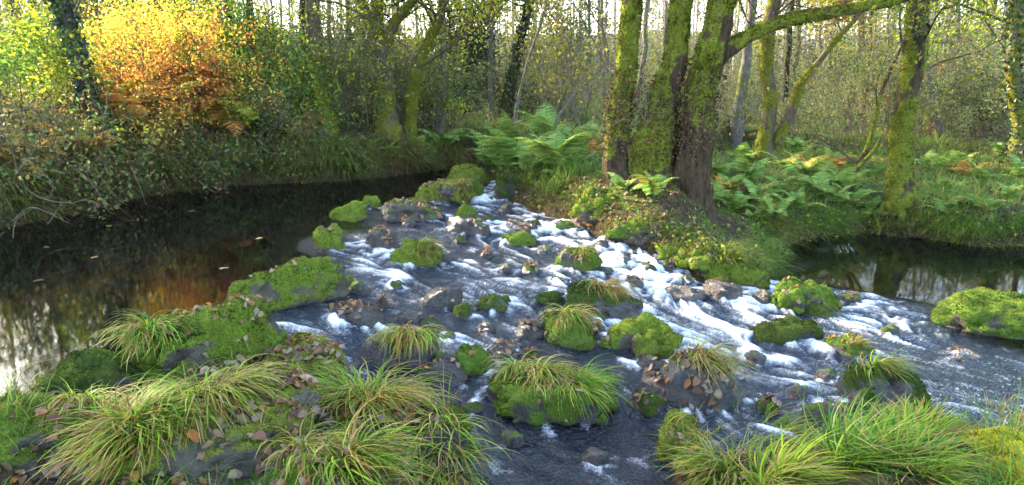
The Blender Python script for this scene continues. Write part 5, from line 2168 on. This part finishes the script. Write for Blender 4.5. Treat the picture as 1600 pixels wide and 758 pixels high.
# ------------------------------------------------------------------ shrubs
def shrub(kind, x, y, z, rx, rz, i):
    y = min(y, 16) if kind != 'brush' else min(y, 19)
    g = drop(x, y)[0]
    root = empty('bramble' if kind == 'bramble' else 'hazel_bush' if kind in ('hazel', 'lime') else 'scrub_bush', (x, y, g))
    lab = {'hazel': 'sunlit yellow green hazel bush on the left bank', 'bramble': 'dark green bramble trailing over the left bank', 'scrub': 'grey green scrub bush between the left bank trees', 'lime': 'bright lime green bush beyond the forked tree', 'rust': 'rust and gold autumn bush among the sunlit bracken', 'brush': 'grey green brush behind the right bank trunks'}[kind]
    tag(root, lab, 'bush', {'hazel': 'hazel bushes on the left bank', 'bramble': 'brambles on the left bank', 'scrub': 'scrub bushes among the left bank trees', 'lime': None, 'rust': 'autumn bushes among the bracken', 'brush': 'brush behind the right bank'}[kind])
    bag, tips = Bag(), []
    ns = {'hazel': 12, 'bramble': 14, 'scrub': 14, 'lime': 10, 'rust': 12, 'brush': 14}[kind]
    dirs = rand_dirs(ns, .9 if kind != 'bramble' else .35)
    dirs[:, :2] *= rx / rz * .8
    if kind == 'bramble':
        dirs[:, 1] -= .35
    twig_tree(bag, RNG.normal(0, rx * .3, (ns, 3)) * np.array([1, 1, 0]), dirs, RNG.uniform(.6, 1.1, ns) * max(rx, rz) * (1.0 if kind != 'bramble' else 1.2), np.full(ns, .011), 2 if kind != 'bramble' else 1, tips,
              droop=.08 if kind != 'bramble' else .5, kids=(3, 4), col=(.10, .075, .05))
    link('stems', bag.mesh('stems', MAT['twig']), root)['kind'] = 'stuff'
    cols = {'hazel': GREENS + LIME[:3] + [(.09, .17, .03)], 'bramble': DARKS[2:] + GREENS[:4] + [(.09, .15, .06), (.12, .19, .08), (.16, .10, .04), (.12, .07, .03), (.2, .16, .06)], 'scrub': SCRUB, 'brush': SCRUB + PALE[:2], 'lime': LIME, 'rust': [(.5, .24, .04), (.6, .36, .06), (.55, .44, .07), (.42, .4, .05), (.42, .18, .04)]}[kind]
    nl = int({'hazel': 3400, 'bramble': 1000, 'scrub': 3000, 'lime': 2200, 'rust': 2400, 'brush': 2300}[kind] * (rx * rz) ** .5)
    cb = Bag(); cb.add(*leaf_cloud(tips, nl, {'hazel': .07, 'bramble': .06, 'scrub': .045, 'lime': .06, 'rust': .05, 'brush': .055}[kind], cols, .09))
    link('foliage', cb.mesh('foliage', MAT['leaf'], False), root)['kind'] = 'stuff'
for i_, (kind, x, y, z, rx, rz) in enumerate(SHRUBS):
    shrub(kind, x, y, z, rx, rz, i_)

# understorey of the wood: low bushes between the far trees
def under_bush(seed, r, h, cols, nl, size):
    global RNG
    RNG = np.random.default_rng(seed)
    bag, tips = Bag(), []
    ns = 16
    d = rand_dirs(ns, 1.0); d[:, :2] *= r / h
    twig_tree(bag, RNG.normal(0, r * .35, (ns, 3)) * np.array([1, 1, 0]), d, RNG.uniform(.6, 1.1, ns) * h, np.full(ns, .013), 2, tips, kids=(3, 4), col=(.13, .11, .085))
    cb = Bag(); cb.add(*leaf_cloud(tips, nl, size, cols, .13))
    return bag.mesh('stems', MAT['twig']), cb.mesh('foliage', MAT['leafy_far'], False)
UNDER = [under_bush(201, 1.2, 1.5, SCRUB, 2200, .06), under_bush(202, 1.0, 2.2, SCRUB + GREENS, 2400, .06), under_bush(203, 1.3, 1.1, GREENS + DARKS, 2400, .06), under_bush(204, 1.0, 2.6, PALE + SCRUB, 1100, .06)]
RNG = np.random.default_rng(31)
UL = ['grey green low bush in the misty wood', 'tall thin bush in the misty wood', 'low green bush on the wood floor', 'twiggy half bare bush in the misty wood']
rs = np.random.RandomState(14)
k_ = 0
while k_ < 120:
    yy = 14.5 * (46 / 14.5) ** rs.rand(); xx = rs.uniform(-.8, .8) * yy
    if river_dist([xx], [yy])[0] < 3.0 or (xx > 1.0 and yy < 17) or sunlane(xx, yy) and yy < 17: continue
    j = rs.choice(4)
    root = empty('understorey_bush', (xx, yy, float(ground_level([xx], [yy])[0]) - .05), rs.uniform(0, 6.28))
    s = rs.uniform(.7, 1.3) * (1 + .022 * max(0, yy - 18)); root.scale = (s, s, s)
    tag(root, UL[j], 'bush', 'bushes of the wood: ' + ['grey green', 'tall thin', 'low green', 'twiggy'][j])
    for nm, me in zip(('stems', 'foliage'), UNDER[j]): link(nm, me, root)['kind'] = 'stuff'
    k_ += 1

# ------------------------------------------------------------------ ground cover: grass, low leaves, moss on the banks (uncountable)
def cover(name, label, test, n, L, cols, dry, width, up, seed, xr, yr, per=8):
    global RNG
    RNG = np.random.default_rng(seed)
    X = RNG.uniform(*xr, n); Y = yr[0] * (yr[1] / yr[0]) ** RNG.uniform(0, 1, n)
    X = X * Y if xr[1] <= 1 else X
    d = river_dist(X, Y)
    k = test(X, Y, d) & (np.abs(X) < 24) & (Y < 29.5)
    X, Y = X[k], Y[k]
    pat = fbm(np.stack([X, Y, np.zeros_like(X)], 1) * .9 + seed, 3)
    Z = np.array([drop(a, b)[0] for a, b in zip(X, Y)])
    n = len(X)
    XX = np.repeat(X, per) + RNG.normal(0, .04, n * per); YY = np.repeat(Y, per) + RNG.normal(0, .04, n * per)
    ZZ = np.repeat(Z, per) - .02
    R = np.stack([XX, YY, ZZ], 1)
    m = len(R)
    sc = np.clip(1 + 1.6 * np.repeat(pat, per), .25, 2.2)
    az = RNG.uniform(0, 6.28, m)
    far = 1 + np.clip(YY - 9, 0, 30) * .05
    e1 = np.radians(RNG.uniform(-70, 0, m) * (1 - up) + RNG.uniform(-20, 60, m) * up)
    V, F, T = blades(R, az, L * sc * RNG.uniform(.4, 1.2, m), width * far * RNG.uniform(.6, 1.3, m), np.radians(RNG.uniform(40, 85, m)), e1, seg=3)
    cols = np.array(cols)
    c0 = cols[RNG.integers(0, len(cols), m)] * RNG.uniform(.7, 1.2, m)[:, None]
    patd = fbm(R * np.array([.6, .6, 0]) + seed * 2, 3)
    dd = RNG.random(m) < np.clip(dry + .5 * patd, 0, 1)
    c0[dd] = STRAW[RNG.integers(0, 4, dd.sum())] * RNG.uniform(.5, .9, dd.sum())[:, None]
    C = np.repeat(c0[:, None], V.shape[1], 1)
    me = mesh_np(name, V.reshape(-1, 3), [F], MAT['blade'], C.reshape(-1, 3))
    o = link(name, me)
    tag(o, label, 'grass', kind='stuff')

cover('bank_grass', 'mixed green grass and low herbs covering the right bank and wood floor', lambda x, y, d: (d > .12) & (x > -1.2) & (y > 7.0) & ((x > 3.2) | (y > 9.6)), 11500, .27, [(.08, .14, .02), (.12, .2, .03), (.16, .25, .04), (.10, .16, .04)], .22, .011, .35, 21, (-.25, .82), (7.5, 29))
cover('bank_turf', 'short mossy turf on the near edge of the right bank', lambda x, y, d: (d > .02) & (d < 1.6) & (x > -.6) & (y > 7.0), 7000, .085, [(.07, .12, .02), (.11, .18, .02), (.16, .22, .03)], .2, .006, .5, 22, (-.4, 9.5), (7.3, 13))
cover('hanging_grass', 'grass and dead stalks hanging over the undercut left bank', lambda x, y, d: (d > .0) & (d < 1.3) & (x < -.4) & (y > 6), 7500, .46, [(.06, .10, .025), (.09, .14, .025), (.13, .16, .04)], .4, .007, .15, 23, (-9.0, -.3), (7, 14))
cover('left_bank_grass', 'rough grass and dead stalks on the left bank', lambda x, y, d: (d > .6) & (x < .2) & (y > 7), 4200, .4, [(.05, .09, .02), (.08, .12, .02), (.13, .15, .03)], .35, .008, .4, 24, (-.85, .02), (8.5, 29))
cover('near_bank_grass', 'grass covering the near bank at the bottom of the view', lambda x, y, d: (d > .05), 1500, .2, [(.07, .13, .02), (.12, .2, .02), (.18, .24, .03)], .25, .005, .4, 25, (-4.5, 4.5), (1.7, 4.2))

def edge_cover(name, label, i0, i1, n, per, L, off, droop, cols, dry, width, seed):
    """tufts rooted along the lip of a bank and hanging towards the water"""
    global RNG
    RNG = np.random.default_rng(seed)
    P = np.array(RIVER[i0:i1], float)
    seg = np.diff(P, axis=0); ln = np.linalg.norm(seg, axis=1)
    k = RNG.choice(len(seg), n, p=ln / ln.sum())
    t = RNG.random(n)
    nrm = np.stack([-seg[:, 1], seg[:, 0]], 1) / ln[:, None]
    q = P[k] + seg[k] * t[:, None]
    sg = 1.0 if river_dist(*(P[0] + seg[0] * .5 + nrm[0] * .05)[:, None])[0] > 0 else -1.0
    nrm *= sg
    o = np.abs(RNG.normal(off, off * .6, n))
    X = q[:, 0] + nrm[k, 0] * o; Y = q[:, 1] + nrm[k, 1] * o
    Z = np.array([drop(a, b)[0] for a, b in zip(X, Y)])
    m = n * per
    R = np.stack([np.repeat(X, per) + RNG.normal(0, .05, m), np.repeat(Y, per) + RNG.normal(0, .05, m), np.repeat(Z, per) - .01], 1)
    towards = np.repeat(np.arctan2(-nrm[k, 1], -nrm[k, 0]), per)
    pat = np.clip(1 + .9 * fbm(R * np.array([1.1, 1.1, 0]) + seed, 3), .35, 1.9)
    az = towards + RNG.normal(0, .9, m)
    V, F, T = blades(R, az, L * pat * RNG.uniform(.4, 1.2, m), width * RNG.uniform(.6, 1.4, m), np.radians(RNG.uniform(10, 75, m)), np.radians(RNG.uniform(-88, -40, m) * droop + RNG.uniform(-30, 40, m) * (1 - droop)), towards, .5, 4)
    cols = np.array(cols)
    c = cols[RNG.integers(0, len(cols), m)] * RNG.uniform(.65, 1.2, m)[:, None]
    dd = RNG.random(m) < np.clip(dry + .7 * fbm(R * np.array([.8, .8, 0]) + 3 * seed, 3), 0, 1)
    c[dd] = STRAW[RNG.integers(0, 4, dd.sum())] * RNG.uniform(.45, .95, dd.sum())[:, None]
    C = np.repeat(c[:, None], V.shape[1], 1)
    tag(link(name, mesh_np(name, V.reshape(-1, 3), [F], MAT['blade'], C.reshape(-1, 3))), label, 'grass', kind='stuff')
    # broad low leaves of brambles and herbs among the stalks
    nl = n * 2
    j = RNG.integers(0, m, nl)
    tt = RNG.integers(1, 4, nl)
    C0 = V[j, 2 * tt] + RNG.normal(0, .05, (nl, 3))
    lv, lf = leaves(C0, RNG.uniform(.025, .07, nl), rand_dirs(nl, .8), RNG.uniform(0, 6.28, nl), ratio=.8)
    lc = np.array(DARKS[1:] + GREENS[:4])[RNG.integers(0, 7, nl)] * RNG.uniform(.8, 1.3, nl)[:, None]
    b = Bag(); b.add(lv, lf, np.repeat(lc, 4, 0))
    tag(link(name.replace('grass', 'herbs'), b.mesh('herbs', MAT['leaf'], False)), label.replace('grass', 'small leaves'), 'leaves', kind='stuff')

edge_cover('lip_grass', 'grass hanging from the lip of the left bank into the pool', 2, 13, 2300, 9, .55, .22, .9, [(.06, .11, .025), (.09, .15, .025), (.14, .19, .035)], .4, .008, 61)
edge_cover('moss_lip_grass', 'short grass along the rapids under the big clump', 12, 22, 700, 8, .15, .2, .6, [(.08, .13, .02), (.13, .18, .025), (.18, .22, .03)], .35, .006, 63)
edge_cover('fringe_grass', 'grass fringing the edge of the right bank', 21, 31, 1300, 9, .34, .16, .7, [(.08, .14, .02), (.13, .2, .025), (.18, .24, .03)], .2, .006, 62)

# ------------------------------------------------------------------ dead leaves
RNG = np.random.default_rng(5)
def dead_leaf(seed, col):
    r = np.random.default_rng(seed)
    n = 5
    t = np.linspace(0, 1, n)
    w = .34 * np.sin(np.pi * np.clip(t * .92 + .06, 0, 1)) ** .8
    up = .22 * np.cos(t * r.uniform(2, 5) + seed) * r.uniform(.5, 1.5)
    cu = r.uniform(-.9, 1.5)
    mid = np.column_stack([t - .5, .05 * np.sin(t * 3 + seed), up])
    Lf = mid + np.column_stack([np.zeros(n), w, w * cu + r.normal(0, .04, n)])
    Rt = mid - np.column_stack([np.zeros(n), w, -w * cu * r.uniform(.3, 1.2) + r.normal(0, .04, n)])
    V = np.concatenate([Lf, mid, Rt])
    F = [[k, k + 1, n + k + 1, n + k] for k in range(n - 1)] + [[n + k, n + k + 1, 2 * n + k + 1, 2 * n + k] for k in range(n - 1)]
    V[:, 2] -= V[:, 2].min()
    return mesh_np('blade', V, [np.array(F)], MAT['litter'], np.array(col), True), V, np.array(F)
LCOL = [(.17, .11, .06), (.21, .145, .09), (.14, .08, .04), (.10, .055, .03), (.17, .125, .085), (.17, .085, .035), (.24, .165, .10), (.28, .11, .03), (.07, .042, .026), (.15, .11, .075)]
LEAF = [dead_leaf(40 + k, c) for k, c in enumerate(LCOL)]
pts = []
for x, y, s, n in DRIFTS:
    for k in range(n * 3):
        px, py = x + RNG.normal(0, s * .55), y + RNG.normal(0, s * .7)
        z, nn = drop(px, py)
        wl = float(water_level([px], [py])[0]) if river_dist([px], [py])[0] < 0 else -9
        if z < wl + .015 or nn.z < .25: continue
        pts.append((px, py, z + .006, nn))
pts.sort(key=lambda p: p[0] ** 2 + p[1] ** 2)
def leaf_matrix(p, s):
    q = Vector((0, 0, 1)).rotation_difference(Vector(p[3]).lerp(Vector((RNG.normal(0, .5), RNG.normal(0, .4), 1)), .35))
    return Matrix.Translation(p[:3]) @ q.to_matrix().to_4x4() @ Matrix.Rotation(RNG.uniform(0, 6.28), 4, 'Z') @ Matrix.Scale(s, 4)
rest = Bag()
extra = []
rsx = np.random.RandomState(9)
for k in range(3600):      # litter strewn over the right bank
    px, py = rsx.uniform(-.5, 9), rsx.uniform(7.3, 15)
    d = river_dist([px], [py])[0]
    if d < .03 or rsx.rand() > math.exp(-max(0, d - .4) / 1.1): continue
    z, nn = drop(px, py)
    extra.append((px, py, z + .012, nn))
for k, p in enumerate(pts + extra):
    s = float(np.clip(RNG.normal(.046, .015), .02, .08))
    j = int(RNG.choice(len(LEAF), p=[.14, .13, .12, .12, .12, .1, .08, .05, .07, .07]))
    M = leaf_matrix(p, s)
    if k < 290 and k < len(pts):
        o = link('dead_leaf', LEAF[j][0])
        o.matrix_world = M
        side = 'left' if p[0] < -1.2 else 'middle' if p[0] < .9 else 'right'
        tag(o, {'left': 'curled dead leaf lying on the stones at the left foreground', 'middle': 'curled dead leaf lying on the stones in the middle foreground',
                'right': 'curled dead leaf lying on the stones at the right foreground'}[side], 'leaf', 'dead leaves, ' + side + ' foreground')
    else:
        V = LEAF[j][1] @ np.array(M.to_3x3()).T + np.array(M.translation)
        rest.add(V, LEAF[j][2], np.array(LCOL[j]) * RNG.uniform(.7, 1.2))
tag(link('leaf_litter', rest.mesh('leaf_litter', MAT['litter'])), 'dead brown leaves littering the stones and right bank', 'leaves', kind='stuff')
for x, y in AFLOAT:
    o = link('floating_leaf', LEAF[int(RNG.integers(0, 7))][0])
    o.matrix_world = Matrix.Translation((x, y, .002)) @ Matrix.Rotation(RNG.uniform(0, 6), 4, 'Z') @ Matrix.Diagonal((.09, .09, .02, 1))
    tag(o, 'pale dead leaf floating on the still pool', 'leaf', 'leaves afloat on the pool')

# ------------------------------------------------------------------ dead sticks hanging over the pool
SLAB = ['pale dead branch reaching down over the left pool edge', 'bent pale twig dipping beside the dead branch', 'short pale twig above the dead branch', 'thin arching bramble cane over the pool', 'second thin cane hanging to the pool right of the first', 'pale twig at the waterline under the hazels', 'curved white twig standing among the left brambles', 'white hooked twig at the left picture edge', 'pale fallen stick leaning right of the slender tree']
for lab, P in zip(SLAB, STICKS):
    S = spline(np.array([p + (0,) for p in P]), 16)[:, :3]
    V, F = tube(S, np.linspace(.0045, .002, 16), 6)
    tag(link('dead_stick', mesh_np('dead_stick', V, [F], MAT['twig'], np.array((.13, .10, .07)))), lab, 'stick')

# ------------------------------------------------------------------ damp air
bm = bmesh.new()
bmesh.ops.create_cube(bm, size=1)
me = bpy.data.meshes.new('haze'); bm.to_mesh(me); bm.free()
hz = link('haze', me)
hz.scale = (330, 330, 36); hz.location = (0, 60, 14)
hz['kind'] = 'stuff'
m, nt, out = _mat('damp_air')
pv = N(nt, 'ShaderNodeVolumePrincipled')
pv.inputs['Color'].default_value = (.95, .97, 1, 1)
pv.inputs['Density'].default_value = .00015
pv.inputs['Anisotropy'].default_value = .3
nt.links.new(pv.outputs[0], out.inputs['Volume'])
me.materials.append(m)

# ------------------------------------------------------------------ labels that say which one, counted from the left of the view
ORD = ['leftmost', 'second', 'third', 'fourth', 'fifth', 'sixth', 'seventh', 'eighth', 'ninth', 'tenth', 'eleventh', 'twelfth', 'thirteenth',
       'fourteenth', 'fifteenth', 'sixteenth', 'seventeenth', 'eighteenth', 'nineteenth', 'twentieth', 'twenty-first', 'twenty-second', 'twenty-third', 'twenty-fourth', 'twenty-fifth']
fam = {}
for o in COL.objects:
    if o.parent is None and 'label' in o and o.name.split('.')[0] in ('fern', 'bracken', 'hazel_bush', 'scrub_bush', 'bramble', 'floating_leaf'):
        fam.setdefault(o['label'], []).append(o)
for lab, os_ in fam.items():
    if len(os_) < 2 or len(os_) > 25: continue
    os_.sort(key=lambda o: o.location.x / o.location.y)
    for k, o in enumerate(os_):
        o['label'] = lab + (', leftmost of its kind' if k == 0 else ', rightmost of its kind' if k == len(os_) - 1 else ', ' + ORD[k] + ' from the left')
